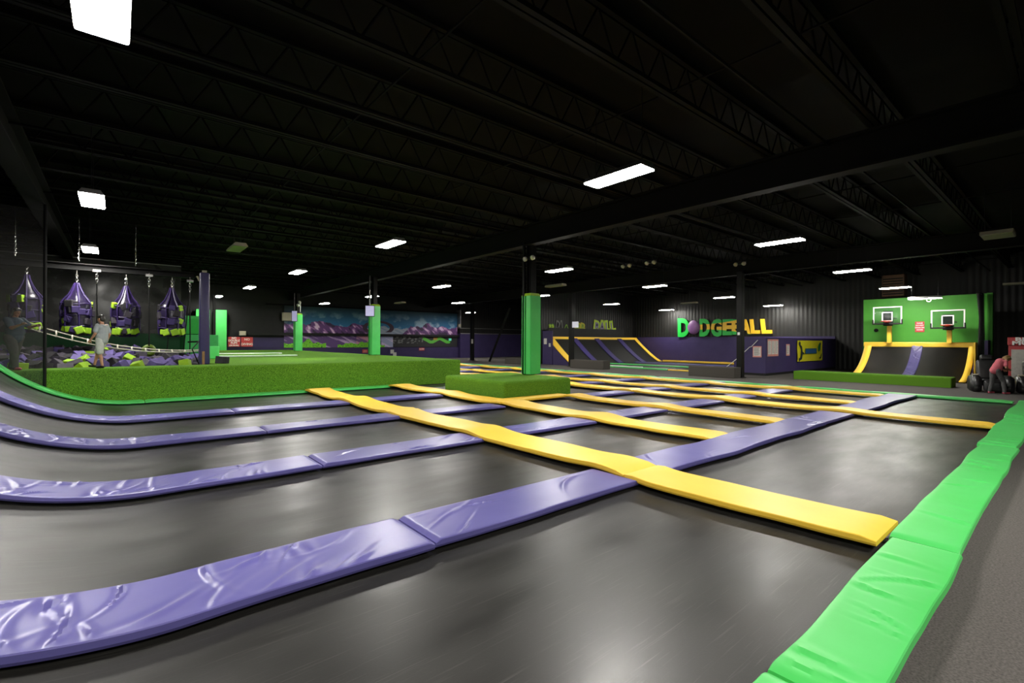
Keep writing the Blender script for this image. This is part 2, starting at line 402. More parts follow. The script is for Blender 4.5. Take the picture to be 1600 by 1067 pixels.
for q,yy in enumerate(FAR):
    prow(4+q,yy-.25,yy+.25,[(11.85,13.32),(13.99,15.48),(16.09,18.36),(18.99,19.7)],'')
# green border
for k in range(5): creases(400+k,[-.6,2.57,5.17,11,15.5][k],[2.55,5.15,11,15.5,20][k],.62,1.05,10,60,120)
for k,(a,b) in enumerate([(-.6,2.55),(2.57,5.15),(5.17,11.0),(11.02,15.5),(15.52,20.25)]):
    pad('green_pad','x',a,b,.60+.016*max(a,0)*.5,1.03+.010*max(a,0),GRN,'bright green border pad beside the grey carpet, %s from the camera' % ['fifth and closest','nearest in view','second','third','fourth'][k],'green border pads',wr=.010,wav=.025,seed=400+k,step=.03,nb=20,th=.07,lift=.03)
for k,(a,b) in enumerate([(1.3,7.2),(7.22,13.2),(13.22,19.3),(19.32,28.5),(28.52,37.9)]):
    pad('green_pad','y',a,b,19.75,20.2,GRN,'green border pad along the far right side of the court, %s from the right corner' % ORD[k],'far green border pads',wav=.03,seed=430+k,step=.2,nb=5)
for k,(a,b) in enumerate([(SL,.6),(.62,4.9),(4.92,8.3)]):
    pad('green_pad','x',a,b,16.42,16.95,GRN,'thin green pad along the foot of the turf platform, %s from the left' % ORD[k],'green pads at the turf platform',wav=.02,seed=450+k,step=.1,nb=5,th=.06)
pad('green_pad','y',17.1,37.9,11.36,11.78,GRN,'green border pad along the right side of the turf platform','green pads at the turf platform',wav=.03,seed=470,step=.3,nb=4)
pad('green_pad','x',11.4,20.2,38.0,38.45,GRN,'green border pad at the far end of the trampoline court','green pads at the turf platform',wav=.03,seed=471,step=.3,nb=4)
# beds
XL = [SL,5.18,8.14,10.79,13.66,15.79,18.68,19.95]; 
def bed(a0,a1,y0,y1,label,n=None):
    bm = BM(); nx = max(4,int((a1-a0)/.12)) if a0<0 else max(4,int((a1-a0)/.5)); ny = 6
    G=[]
    for i in range(nx+1):
        s = a0+(a1-a0)*i/nx; (x,z),(nx_,nz_) = surf(s)
        row=[]
        for j in range(ny+1):
            y = y0+(y1-y0)*j/ny; f = math.sin(PI*i/nx)*math.sin(PI*j/ny)
            d = -.018*f
            row.append(bm.verts.new((x+nx_*d,y,z+nz_*d)))
        G.append(row)
    for i in range(nx):
        for j in range(ny): bm.faces.new((G[i][j],G[i+1][j],G[i+1][j+1],G[i][j+1]))
    return solo('trampoline_bed',bm,BED,label,'trampoline','black trampoline beds',smooth=True)
YL = [1.0,3.745,6.83,9.92,12.95,16.55]
bed(SL,5.17,YL[0],YL[1]-.01,'black trampoline bed, nearest row, left of the long yellow line, curving up at left')
bed(5.19,13.65,YL[0],YL[1]-.01,'black trampoline bed in the nearest row, between the first and fourth yellow lines')
bed(13.67,19.95,YL[0],YL[1]-.01,'black trampoline bed of the nearest row, in the far right corner of the court')
rn = ['nearest','second','third','fourth','fifth']
for r in range(1,5):
    bed(SL,5.17,YL[r]+.01,YL[r+1]-.01,'black trampoline bed, %s row, left of the long yellow line, curving up at left' % rn[r])
    for c in range(1,7):
        if r==3 and c==3: continue
        x1 = XL[c+1]-.01
        if r==4 and c==3: continue
        if r==3 and c==2: x1 = 8.74
        bed(XL[c]+.01,x1,YL[r]+.01,YL[r+1]-.01,'black trampoline bed, %s row from camera, %s bed right of the long yellow line' % (rn[r],ORD[c-1]))
for q in range(len(FAR)):
    y0 = FAR[q]+.46 if q==0 else FAR[q]; y1 = FAR[q+1] if q+1<len(FAR) else 38.1
    for c in range(3,7):
        bed(max(XL[c],11.4)+.01,XL[c+1]-.01,y0+.01,y1-.01,'black trampoline bed beside the turf platform, %s row past the island, %s from platform' % (ORD[q],ORD[c-3]))
# quarter pipe rim
b = BM(); (x,z),_ = surf(SL); tube(b,[(x-.06,.9,z+.12),(x-.06,17,z+.12)],.07,10)
solo('wall_bumper',b,PUR,'padded purple rim at the top of the curved trampoline wall','pad')

# ------------------------------------------------------------------ ceiling lights
def light(x,y,z,label,lit=True,L=1.22,W=.40,lm=None):
    t = thing('ceiling_light',label,'light',(x,y,z),'lit ceiling lights' if lit else 'unlit ceiling lights')
    b = BM()
    prism(b,[(-W/2,0),(W/2,0),(W/2-.06,.09),(-W/2+.06,.09)],'y',-L/2,L/2); hs=obj('housing',b,GREYM if lit else BEIGE,t)
    b = BM(); box(b,-W/2+.01,W/2-.01,-L/2+.01,L/2-.01,-.022,.002,.008); obj('diffuser',b,(lm or LAMP) if lit else DEADL,hs)
    for s in (-1,1):
        b = BM(); tube(b,[(0,s*L*.4,.08),(0,s*L*.4,min(5.95,6.75)-z)],.007,5); obj('hanger_rod',b,BLKS,t)
    return t
LITS = [(-.11,5.28,4.6,'large lit ceiling light at the top left corner of the photo'),
 (-.39,12.98,4.6,'square looking lit ceiling light above the left end of the turf platform'),
 (-.65,20.12,4.6,'lit ceiling light above the foam pit, over the hanging bags'),
 (6.18,13.04,4.6,'lit ceiling light over the middle of the court, above the long yellow line'),
 (5.79,20.94,4.6,'lit ceiling light over the middle of the turf platform'),
 (5.5,28.74,4.6,'lit ceiling light over the turf platform, beyond the middle one'),
 (5.79,41.0,5.0,'lit ceiling light low beside the bright green tall panel'),
 (13.03,21.43,4.6,'lit ceiling light between the mural and the padded column of the island'),
 (19.5,29.71,4.6,'lit ceiling light above the right end of the mural'),
 (12.24,37.2,4.6,'lit ceiling light in front of the left half of the mural'),
 (12.59,29.2,4.6,'lit ceiling light behind the top of the padded column with a lavender screen'),
 (13.56,13.4,4.6,'lit ceiling light just right of the black top of the island column'),
 (21.13,14.02,4.6,'lit ceiling light above the ramp of the dodgeball court'),
 (14.45,5.53,4.6,'lit ceiling light second from the camera in the right hand line of lights'),
 (22.39,5.88,4.6,'lit ceiling light third from the camera in the right hand line of lights'),
 (29.8,6.02,4.5,'lit ceiling light in front of the brown heater above the basketball wall'),
 (29.9,4.9,3.9,'lit ceiling light with a hanging loop in front of the green basketball wall'),
 (6.64,5.15,4.6,'largest lit ceiling light right of the photo centre, nearest of the right hand line'),
 (28.74,22.84,4.6,'lit ceiling light in front of the graffiti letters above the dodgeball ramp'),
 (35.2,30.8,4.52,'small faint lit ceiling light left of the graffiti letters'),
 (36.9,23.3,4.56,'lit ceiling light above and left of the green and yellow wall lettering'),
 (29.67,14.6,4.6,'lit ceiling light left of the top of the black column by the carpeted box'),
 (36.6,14.4,4.43,'lit ceiling light above the yellow end of the wall lettering'),
 (20.31,21.64,4.6,'lit ceiling light half hidden behind the top of the island column pad'),
 (26.89,38.78,4.6,'lit ceiling light crossing the black column near the right end of the mural')]
for q in LITS: light(*q,lm=LAMPD if q[2]==3.9 else None)
for x_,y_ in ((-.3,-2.2),(7.0,-2.3),(14.2,-2.3)):  # unseen fill lamps added out of view to brighten the near floor
    la=bpy.data.lights.new('added_fill_light','AREA'); la.shape='RECTANGLE'; la.size=.4; la.size_y=1.22; la.energy=150*3 if x_<10 else 120; la.color=(1,.97,.9); lo=bpy.data.objects.new('added_fill_light',la); COL.objects.link(lo); lo.location=(x_,y_,4.6)
for x,y,z,l in [(2.86,16.8,4.6,'unlit yellowish ceiling fixture above the padded pit post'),(17.91,1.46,4.6,'unlit louvred ceiling fixture in the dark at the far right'),
  (33.0,1.9,4.57,'unlit ceiling fixture cut by the right edge of the photo'),(17.35,17.38,4.6,'unlit ceiling fixture beside the island column, below a lit one'),
  (16.41,32.95,4.6,'unlit ceiling fixture above the middle of the mural'),(32.45,18.6,4.6,'unlit ceiling fixture above the wall lettering')]:
    light(x,y,z,l,False,*((.62,.85) if 17.8<x<18 else (1.22,.40)))
def elight(x,y,z,label):
    t = thing('emergency_light',label,'light',(x,y,z),'emergency light heads')
    b = BM(); box(b,-.05,.05,-.2,.2,0,.14,.02); obj('battery_case',b,BLK,t)
    for s in (-1,1):
        b = BM(); lathe(b,[(.03,.0),(.075,-.04),(.085,-.11),(.07,-.12)],(0,0,0),14); b.transform(Matrix.Translation((-.06,s*.17,.06))@Matrix.Rotation(R(50),4,'Y')); obj('lamp_head',b,BEIGE,t,True)
    b = BM(); tube(b,[(0,0,.12),(0,0,5.9-z)],.012,6); obj('hanger_rod',b,BLKS,t)
elight(16.91,12.55,5.0,'pair of small emergency lamp heads under the ceiling, left pair of two')
elight(16.97,11.39,5.0,'pair of small emergency lamp heads under the ceiling, right pair of two')
elight(20.02,9.15,5.0,'pair of small emergency lamp heads above the black column by the carpeted box')

# ------------------------------------------------------------------ columns
def column(x,y,z0,z1,wd,label,top=5.33,screen=None,r=.11):
    t = thing('padded_column',label,'column',(x,y,z0))
    b = BM(); box(b,-r,r,-r-.03,-r+.0,0,top-z0); box(b,-r,r,r,r+.03,0,top-z0); box(b,-.02,.02,-r,r,0,top-z0); box(b,-r-.14,-r-.06,.12,.2,0,top-z0)
    obj('steel_column',b,BLKS,t)
    h = z1-z0; w2 = wd/2
    # wrap-around pad with an open seam on the left face
    b = BM()
    prism(b,[(-w2,.02),(-w2,-w2),(w2,-w2),(w2,w2),(-w2,w2),(-w2,.07),(-w2+.09,.07),(-w2+.09,w2-.09),(w2-.09,w2-.09),(w2-.09,-w2+.09),(-w2+.09,-w2+.09),(-w2+.09,.02)],'z',.02,h)
    bmesh.ops.bevel(b,geom=[e for e in b.edges if abs(e.verts[0].co.z-e.verts[1].co.z)>.5],offset=.02,segments=2,affect='EDGES')
    obj('column_pad',b,GRN,t)
    b = BM(); prism(b,[(-w2+.0,-w2+.0),(w2-.0,-w2+.0),(w2-.0,w2-.0),(-w2+.0,w2-.0)],'z',h+.002,h+.10)
    for v in b.verts:
        if v.co.z>h+.05: v.co.x*=.8; v.co.y*=.8
    obj('pad_collar',b,LIME,t)
    return t
column(11.5,12.75,.57,3.38,.50,'green padded column standing on the square turf island')
column(11.05,25.3,.97,3.68,.50,'green padded column on the right edge of the turf platform, before the mural')
column(10.6,38.2,.97,3.72,.52,'green padded column at the far end of the turf platform, left of the mural')
def screen(x,y,z,w,h,label,m=SCRN):
    t = thing('hanging_screen',label,'sign',(x,y,z))
    b = BM(); box(b,-w/2,w/2,-.02,.02,0,h,.01); obj('screen_panel',b,m,t)
    b = BM(); box(b,-w/2-.03,w/2+.03,.02,.06,-.03,h+.03,.01); obj('screen_frame',b,BLK,t)
    b = BM(); tube(b,[(0,.04,h),(0,.04,5.3-z)],.012,6); obj('hanger_rod',b,GREYM,t)
    t.rotation_euler.z = R(-25)
    return t
screen(10.55,24.75,3.1,.44,.55,'small lavender screen hanging left of the padded column before the mural')
screen(10.18,37.6,3.2,.34,.75,'narrow lavender screen beside the padded column at the far end of the platform')
def steelcol(x,y,w,label):
    t = thing('steel_column',label,'column',(x,y,FZ))
    b = BM(); box(b,-w/2,w/2,-w/2,w/2,0,5.33-FZ,.012); obj('shaft',b,BLKS,t)
    b = BM(); box(b,-w/2-.06,w/2+.06,-w/2-.06,w/2+.06,0,.03); obj('base_plate',b,BLKS,t)
    return t
steelcol(24.3,11.12,.28,'black steel column at the right end of the nearest carpeted box')
steelcol(25.2,23.6,.30,'black steel column at the left end of the second carpeted box')
steelcol(25.6,36.6,.30,'black steel column far back near the right end of the mural')
b = BM(); tube(b,[(25.3,33.5,0),(25.3,30.7,4.6)],.13,4)
solo('brace',b,BLKS,'slanting black steel brace rising to the right behind the island','beam')
b = BM(); box(b,-.02,.02,-.24,.24,0,.42,.01); t = thing('hanging_notice','white notice sheet on the black column left of the dodgeball ramp','sign',(24.95,23.0,2.75))
obj('sheet',b,mat('notice_glow_white',(.7,.7,.8),.5,.3,emit=(.7,.7,.85),estr=.25),t); t.rotation_euler.z=R(18)  # sheet has a faint glow of its own so it looks lit
b = BM(); tube(b,[(0,0,.42),(0,.0,2.55)],.01,5); obj('hanger_rod',b,BLKS,t)
b = BM(); box(b,25.42,25.45,36.25,36.5,1.55,1.95,.01); solo('notice_sheet',b,PAPER,'small white notice on the far black column','sign')
b = BM(); box(b,24.13,24.16,11.08,11.2,2.12,2.26,.01); solo('switch_box',b,WHT,'small white switch box on the black column by the carpeted box','switch')
# emergency heads on island column
t = thing('emergency_light','pair of white emergency lamp heads on the island column','light',(11.3,12.55,4.72),'emergency light heads')
b = BM(); box(b,-.04,.1,-.12,.12,-.06,.06,.01); obj('battery_case',b,BLK,t)
for s in (-1,1):
    b = BM(); lathe(b,[(.03,0),(.08,-.05),(.085,-.12),(.07,-.13)],(0,0,0),14); b.transform(Matrix.Translation((-.02,s*.2,.0))@Matrix.Rotation(R(70),4,'Y')); obj('lamp_head',b,WHT,t,True)
t = thing('emergency_light','white emergency lamp heads on a bracket above the far platform column','light',(10.66,37.82,4.35),'emergency light heads')
b = BM(); tube(b,[(0,0,-.45),(0,0,.2)],.02,6); obj('bracket',b,WHT,t)
for s in (-1,1):
    b = BM(); lathe(b,[(.05,0),(.12,-.05),(.13,-.14),(.1,-.16)],(0,0,0),14); b.transform(Matrix.Translation((-.02,s*.2,.2-.1*s))@Matrix.Rotation(R(70),4,'Y')); obj('lamp_head',b,WHT,t,True)

def cbox(x0,x1,y0,y1,h,label):
    b = BM(); box(b,x0,x1,y0,y1,FZ,h,.02); solo('carpeted_box',b,CARPB,label,'bench')
cbox(23.4,24.1,11.0,13.45,.5,'grey carpeted box at the foot of the black column, below the wall lettering')
cbox(24.0,24.7,19.7,22.6,.52,'grey carpeted box in front of the dodgeball ramp')
cbox(24.3,25.0,27.4,30.1,.45,'grey carpeted box half hidden behind the island column')

# ------------------------------------------------------------------ dodgeball court with ramp
RX0,RX1 = 26.0,37.6; RY0,RY1,RZ = 24.2,26.9,2.03
def rampf(u): # u 0..1 up the slope (profile slightly curved at the foot)
    y = RY0+(RY1-RY0)*u; z = RZ*(u**1.25); return y,z
b = BM(); n=14
V=[[b.verts.new((x,*rampf(i/n))) for i in range(n+1)] for x in (RX0+.2,RX1-.1)]
for i in range(n): b.faces.new((V[0][i],V[1][i],V[1][i+1],V[0][i+1]))
solo('ramp_trampoline',b,BEDF,'black sloping trampoline wall at the far end of the dodgeball court','trampoline')
def rstrip(xa,xb,w,m,label,name):
    b = BM(); n=14; rows=[]
    for i in range(n+1):
        y,z = rampf(i/n); x = xa+(xb-xa)*i/n; rows.append([b.verts.new((x+dx,y-.03,z+dz)) for dx,dz in ((0,-.0),(0,.06),(w,.06),(w,-.0))])
    for A,B in zip(rows,rows[1:]):
        for k in range(4): b.faces.new((A[k],A[(k+1)%4],B[(k+1)%4],B[k]))
    b.faces.new(rows[0][::-1]); b.faces.new(rows[-1]); bmesh.ops.recalc_face_normals(b,faces=list(b.faces))
    solo(name,b,m,label,'pad','pads of the dodgeball ramp')
rstrip(RX0,RX0,.62,YEL,'yellow pad down the left edge of the dodgeball ramp','yellow_pad')
rstrip(RX1-.45,RX1-.45,.45,YEL,'yellow pad down the right edge of the dodgeball ramp','yellow_pad')
for k,x in enumerate((28.7,31.5,34.6)):
    rstrip(x,x,.6,RPUR,'purple pad down the dodgeball ramp, %s from the left' % ORD[k],'purple_pad')
b = BM(); box(b,RX0,RX1,RY1-.08,RY1+.12,RZ-.22,RZ+.12,.04); solo('yellow_pad',b,YEL,'yellow pad along the top of the dodgeball ramp','pad','pads of the dodgeball ramp')
b = BM(); prism(b,[(RY0+.1,FZ)]+[(rampf(i/8)[0],rampf(i/8)[1]-.03) for i in range(1,9)]+[(RY1+.3,RZ),(RY1+.3,FZ)],'x',RX0-.02,RX0+.03); solo('ramp_side_panel',b,PURW,'purple side panel under the left edge of the dodgeball ramp','panel')
b = BM(); box(b,RX0+.3,36.0,RY1+.2,RY1+.3,RZ+.1,2.86); solo('black_panel',b,BLK,'black panel standing above the top of the dodgeball ramp','panel')
b = BM(); box(b,26.7,37.5,12.7,24.15,FZ,.02); solo('dodgeball_bed',b,BEDF,'black trampoline floor of the dodgeball court','trampoline')
def strip(x0,x1,y0,y1,z0,z1,m,label,name='border_pad',cat='pad'):
    b = BM(); box(b,x0,x1,y0,y1,z0,z1,.02); solo(name,b,m,label,cat,'border pads of the dodgeball court')
strip(26.6,26.9,16.8,24.2,-.03,.05,GRN,'green border pad at the near side of the dodgeball court')
strip(26.62,26.75,18.6,24.0,.05,.12,LWHITE,'white padded bar along the near side of the dodgeball court')
strip(26.6,26.9,12.75,16.7,-.03,.04,YEL,'yellow border pad at the near right of the dodgeball court')
strip(37.4,37.6,12.75,24.0,.02,.16,YEL,'yellow border pad along the foot of the lettered wall')
strip(29.6,30.0,12.8,24.1,.03,.09,GRN,'first green line across the dodgeball court')
strip(33.4,33.8,12.8,24.1,.03,.09,PUR,'purple line across the dodgeball court')
# ladder rail and small panels left of ramp
t = thing('slanting_rail','thin metal ladder rail leaning beside the dodgeball ramp','ladder',(26.6,28.1-.9,FZ))
b = BM(); tube(b,[(0,-.6,0),(.2,.25,1.6)],.025,6); tube(b,[(.22,-.75,0),(.42,.1,1.6)],.025,6); obj('rail',b,GREYM,t)
b = BM()
for k in range(7):
    f=.08+k*.13; tube(b,[(.2*f,-.6+.85*f,1.6*f),(.22+.2*f,-.75+.85*f,1.6*f)],.014,5)
obj('rung',b,GREYM,t)
for k,(yy,zz,hh,ww) in enumerate([(27.1,1.55,.45,.2),(26.6,1.35,.28,.12)]):
    b = BM(); box(b,25.9,25.95,yy-ww,yy+ww*.6,zz,zz+hh,.01); solo('notice_sheet',b,PAPER,['taller white notice beside the left edge of the dodgeball ramp','shorter white notice beside the left edge of the dodgeball ramp'][k],'sign')
b = BM(); box(b,25.93,26.0,26.3,27.4,FZ,2.6); solo('post_panel',b,PURW,'dark purple post at the left edge of the dodgeball ramp','post')
# graffiti letters above the ramp
def outline_text(s,size,x,z,mo,mi,label,sx=1,tilt=0):
    t = thing('graffiti_letters',label,'sign',(x,27.55,z),'graffiti letters above the dodgeball ramp')
    for k,ch in enumerate(s):
        for nm,bo,mm,d in (('letter_outline',.17*size,mo,.0),('letter_fill',.01*size,mi,.012)):
            b = text_bm(ch,size*(1.0 if k else .9),.004,bo,sx); 
            b.transform(Matrix.Rotation(R(-8+6*k*(1 if tilt else 0)),4,'Z')); onY(b,(k-(len(s)-1)/2)*size*.62*sx,-d,0); obj(nm,b,mm,t)
LIMEP = mat('lime_paint',(.50,.68,.05),.5,.3); GREYP = mat('grey_paint',(.16,.16,.15),.5,.3); PURP = mat('violet_paint',(.22,.19,.30),.5,.3); YELP = mat('mustard_paint',(.50,.42,.03),.5,.3); GRNP = mat('leaf_paint',(.18,.36,.03),.5,.3)
outline_text('BALL',1.25,33.75,3.02,LIMEP,PURP,'large lime outlined lettering above the right half of the dodgeball ramp',.95,1)
outline_text('ORB',.72,30.3,2.98,YELP,GRNP,'mustard lettering above the middle of the dodgeball ramp',1.1)
outline_text('A.',.5,28.95,2.93,GRNP,BLK,'small dark green letter above the dodgeball ramp')
outline_text('RA',.95,27.95,3.0,GREYP,BLK,'grey lettering above the left half of the dodgeball ramp',.6)
outline_text('aa',.6,27.05,3.0,GRNP,LIMEP,'two small lime letters at the left end above the dodgeball ramp',.8)
# big wall lettering
SY0,SX,SZ = 22.75,37.85,2.2
m = bpy.data.materials.new('letter_green_yellow'); m.use_nodes=True; nt=m.node_tree; N=nt.nodes; bs=N['Principled BSDF']; bs.inputs['Roughness'].default_value=.4
tc=N.new('ShaderNodeTexCoord'); sp=N.new('ShaderNodeSeparateXYZ'); nt.links.new(tc.outputs['Object'],sp.inputs[0])
def mth(op,a,b_=None):
    n_=N.new('ShaderNodeMath'); n_.operation=op
    for i,vv in enumerate((a,b_)):
        if vv is None: continue
        if isinstance(vv,(int,float)): n_.inputs[i].default_value=vv
        else: nt.links.new(vv,n_.inputs[i])
    return n_.outputs[0]
xx = mth('MULTIPLY',sp.outputs['Y'],-1.0)             # distance to the right along the sign
half = mth('ADD',mth('MULTIPLY',mth('POWER',mth('MAXIMUM',mth('SUBTRACT',xx,2.3),0.0),2.0),.03),.22)
cen = mth('ADD',mth('MULTIPLY',xx,.012),.80)
dd = mth('ABSOLUTE',mth('SUBTRACT',sp.outputs['Z'],cen))
ins = mth('MULTIPLY',mth('LESS_THAN',dd,half),mth('GREATER_THAN',xx,2.05))
mx=N.new('ShaderNodeMix'); mx.data_type='RGBA'; nt.links.new(ins,mx.inputs['Factor']); mx.inputs['A'].default_value=(.012,.42,.05,1); mx.inputs['B'].default_value=(.80,.48,.02,1)
nt.links.new(mx.outputs['Result'],bs.inputs['Base Color']); DB=m
t = thing('wall_lettering','large green and yellow wall lettering DODGEBALL with a purple ball as its O','sign',(SX,SY0,SZ))
LET = [('D',0.0,1.62,1.15,0),('D',2.02,1.48,.95,.04),('G',3.02,1.45,.95,.02),('E',4.0,1.28,.85,.13),('B',4.75,1.22,.80,.17),('A',5.35,1.16,.95,.2),('L',6.25,1.13,.72,.22),('L',7.05,1.12,.80,.22)]
for ch,x0,hh,ww,zz in LET:
    b = text_bm(ch,1,.05,.05); xs=[v.co.x for v in b.verts]; ys=[v.co.y for v in b.verts]
    for v in b.verts:
        v.co.x=(v.co.x-min(xs))/(max(xs)-min(xs)); v.co.y=(v.co.y-min(ys))/(max(ys)-min(ys))
    for v in b.verts:
        f = v.co.y
        v.co = Vector((x0+v.co.x*ww*.95+(.0 if ch=='D' else (-.12*f if ch=='L' else 0)), zz+f*hh, v.co.z))
    onX(b,0,0,0); o=obj('letter',b,DB,t)
b = BM(); bmesh.ops.create_icosphere(b,subdivisions=4,radius=.46); b.transform(Matrix.Translation((-.05,-1.5,.82))@Matrix.Diagonal((.3,1.22,1.3,1))); obj('purple_ball',b,BALLP,t,True)
# posters on the partition
def poster(x0,x1,z0,z1,label,cols=1,face='Y',y=10.88):
    t = thing('rules_poster',label,'poster',((x0+x1)/2,y,z0) if face=='Y' else (y,(x0+x1)/2,z0),'rules posters on the purple partition')
    w_=abs(x1-x0); h_=z1-z0
    def place(b,d): return onY(b,0,-d,0) if face=='Y' else onX(b,-d,0,0)
    b=BM(); box(b,-w_/2,w_/2,0,h_,-.01,.0); n0=len(b.faces)
    for k in range(cols):
        for r in range(9):
            z_=h_*(.85-.078*r); x_=-w_/2+w_*(k+.15)/cols; box(b,x_,x_+w_/cols*random.uniform(.45,.7),z_-.018,z_,-.005,.004)
    b.faces.ensure_lookup_table()
    for q in range(n0,len(b.faces)): b.faces[q].material_index=1
    ps=obj('poster_sheet',place(b,0),[PAPER,GREYP],t)
    b=BM(); box(b,-w_/2,w_/2,h_*.9,h_,0,.006); box(b,-w_/2,w_/2,0,h_*.12,0,.006)
    for k in range(cols+1):
        xk=-w_/2+w_*k/cols; xk=max(-w_/2+.02,min(w_/2-.02,xk)); box(b,xk-.02,xk+.02,0,h_,0,.005)
    obj('poster_border',place(b,0),PINKS,ps)
poster(26.95,28.35,1.0,1.93,'wide three column rules poster on the purple partition',3)
poster(29.45,29.95,1.0,1.66,'narrow rules poster on the purple partition beside the yellow banner')
poster(11.10,11.56,.95,1.55,'single rules poster on the short end of the purple partition',1,'X',26.72)
t = thing('yellow_banner','yellow banner with a dark leaping figure on the purple partition','banner',(33.1,10.86,.62))
b=BM()
nx,nz=20,6
G=[[b.verts.new((-2.1+4.2*i/nx,-.02+.03*noise.noise(Vector((i*.5,j*.4,2))),.0+1.26*j/nz)) for j in range(nz+1)] for i in range(nx+1)]
for i in range(nx):
    for j in range(nz): b.faces.new((G[i][j],G[i+1][j],G[i+1][j+1],G[i][j+1]))
bc=obj('banner_cloth',b,mat('banner_yellow',(.62,.58,.02),.6,.3),t,True)
NAVY=mat('banner_navy',(.02,.035,.03),.6,.3); TEALP=mat('banner_teal',(.03,.10,.10),.6,.3); BLUEP=mat('banner_blue',(.02,.09,.30),.6,.3)
b=BM(); b_=[(-1.95,1.13),(-1.82,1.2),(-1.72,1.12),(-1.75,1.0),(-1.5,.9),(-1.42,.6),(-1.15,.5),(-1.1,.42),(-1.4,.45),(-1.5,.15),(-1.75,.08),(-1.95,.0),(-1.93,.22),(-1.75,.2),(-1.62,.35),(-1.62,.7),(-1.75,.85),(-1.95,1.0)]
prism(b,b_,'y',-.065,-.055); obj('figure_print',b,NAVY,bc)
b=BM(); box(b,-.95,.95,-.065,-.055,.45,.78); obj('name_bar_print',b,TEALP,bc)
b=BM()
for k in range(9): box(b,-.85+k*.19,-.85+k*.19+.12,-.07,-.06,.49+.03*(k%3==1),.74-.05*(k%2))
obj('lettering_print',b,BLUEP,bc)
b=BM()
prism(b,[(1.25,.62),(1.2,.85),(1.35,1.05),(1.55,1.1),(1.65,.95),(1.6,.7),(1.45,.6)],'y',-.065,-.055); obj('cap_print',b,mat('banner_green',(.02,.15,.03),.6,.3),bc)
b=BM(); prism(b,[(1.4,.22),(1.55,.1),(1.75,.15),(1.85,.35),(1.8,.45),(1.65,.22),(1.5,.2)],'y',-.065,-.055); prism(b,[(1.42,1.06),(1.55,1.16),(1.68,1.08),(1.66,.95)],'y',-.067,-.057); obj('curl_print',b,NAVY,bc)
# thin white pole leaning
b=BM(); tube(b,[(26.6,12.97,.34),(26.62,12.30,.90),(26.62,11.68,1.50),(26.64,11.60,1.52),(26.66,11.27,1.88)],.018,5); solo('white_pole',b,WHT,'thin white pole slanting up beside the black column','pole')

# ------------------------------------------------------------------ basketball ramp
BX0,BX1,BY0,BY1,BZ = 28.9,31.9,3.35,7.75,1.70
def bf(u):
    x = BX0+(BX1-BX0)*(1-(1-u)**1.25); z = BZ*(.12*u+.88*u**1.9); return x,z
def bstrip(y0,y1,m,label,name,lift=.05,cat='pad',grp='pads of the basketball ramp',wr=0):
    b=BM(); n=100 if wr else 26; ny=18 if wr else 1; rows=[]
    if wr: creases(5,0,3.4,y0,y1,40,-40,70)
    for i in range(n+1):
        x,z=bf(i/n); x2,z2=bf(min(1,i/n+.01)); x3,z3=bf(max(0,i/n-.01)); tx=Vector((x2-x3,0,z2-z3)).normalized(); nn=Vector((-tx.z,0,tx.x))
        top=[]
        for k in range(ny+1):
            y_=y0+(y1-y0)*k/ny; p=Vector((x,y_,z))+nn*(lift+wrink(i*.035,y_,5,wr)); top.append(b.verts.new(p))
        bot=[b.verts.new(Vector((x,y1,z))+nn*.0),b.verts.new(Vector((x,y0,z))+nn*.0)]
        rows.append(top+bot)
    K=len(rows[0])
    for A,B in zip(rows,rows[1:]):
        for k in range(K): b.faces.new((A[k],A[(k+1)%K],B[(k+1)%K],B[k]))
    b.faces.new(rows[0][::-1]); b.faces.new(rows[-1]); bmesh.ops.recalc_face_normals(b,faces=list(b.faces))
    return solo(name,b,m,label,cat,grp,smooth=True)
bstrip(BY0+.1,BY1-.1,BEDF,'black curved trampoline ramp below the two basketball hoops','ramp_trampoline',.01,'trampoline',None)
bstrip(BY1-.32,BY1,YEL,'yellow pad down the left edge of the basketball ramp','yellow_pad')
bstrip(BY0,BY0+.22,YEL,'yellow pad down the right edge of the basketball ramp','yellow_pad')
bstrip(5.28,5.72,RPUR,'shiny purple pad down the middle of the basketball ramp','purple_pad',wr=.02)
b=BM(); box(b,BX1-.1,BX1+.15,BY0-.05,BY1+.05,BZ-.16,BZ+.10,.04); solo('yellow_pad',b,YEL,'yellow pad along the top of the basketball ramp','pad','pads of the basketball ramp')
b=BM(); prism(b,[(BX0,FZ)]+[(bf(i/8)[0],bf(i/8)[1]-.02) for i in range(1,9)]+[(BX1+.2,BZ-.1),(BX1+.2,FZ)],'y',BY0-.06,BY0-.02); solo('ramp_side_panel',b,PURW,'purple side panel under the right edge of the basketball ramp','panel')
b=BM(); box(b,32.4,32.6,3.0,7.95,FZ,4.17); struct('wall_basketball',b,GRNW)
b=BM(); box(b,32.1,32.6,2.78,2.98,FZ,4.17); struct('wall_basketball_end',b,GRNW)
b=BM(); box(b,31.2,32.1,2.85,2.97,FZ,1.9); solo('purple_wall_pad',b,PURW,'upright purple pad at the right end of the basketball ramp','pad')
b=BM(); box(b,30.6,31.15,3.2,3.26,FZ,1.78,.02); solo('yellow_pad',b,YEL,'upright yellow pad behind the gathered black net','pad','pads of the basketball ramp')
t = thing('gathered_net','gathered black safety net hanging at the right end of the green basketball wall','net',(31.6,3.19,FZ))
for k in range(5):
    b=BM(); xk=-.6+k*.22; tube(b,[(xk,-.12+.05*math.sin(k*2),0),(xk+.03,-.08+.04*math.sin(k),1.5),(xk,-.1,3.0),(xk,-.05,4.15)],[.05,.07,.05,.09],8); obj('net_fold',b,NETD,t,True)
b=BM()
quad(b,(-.75,-.06,0),(.42,-.17,0),(.42,-.17,4.15),(-.75,-.06,4.15)); obj('net_sheet',b,NET,t)
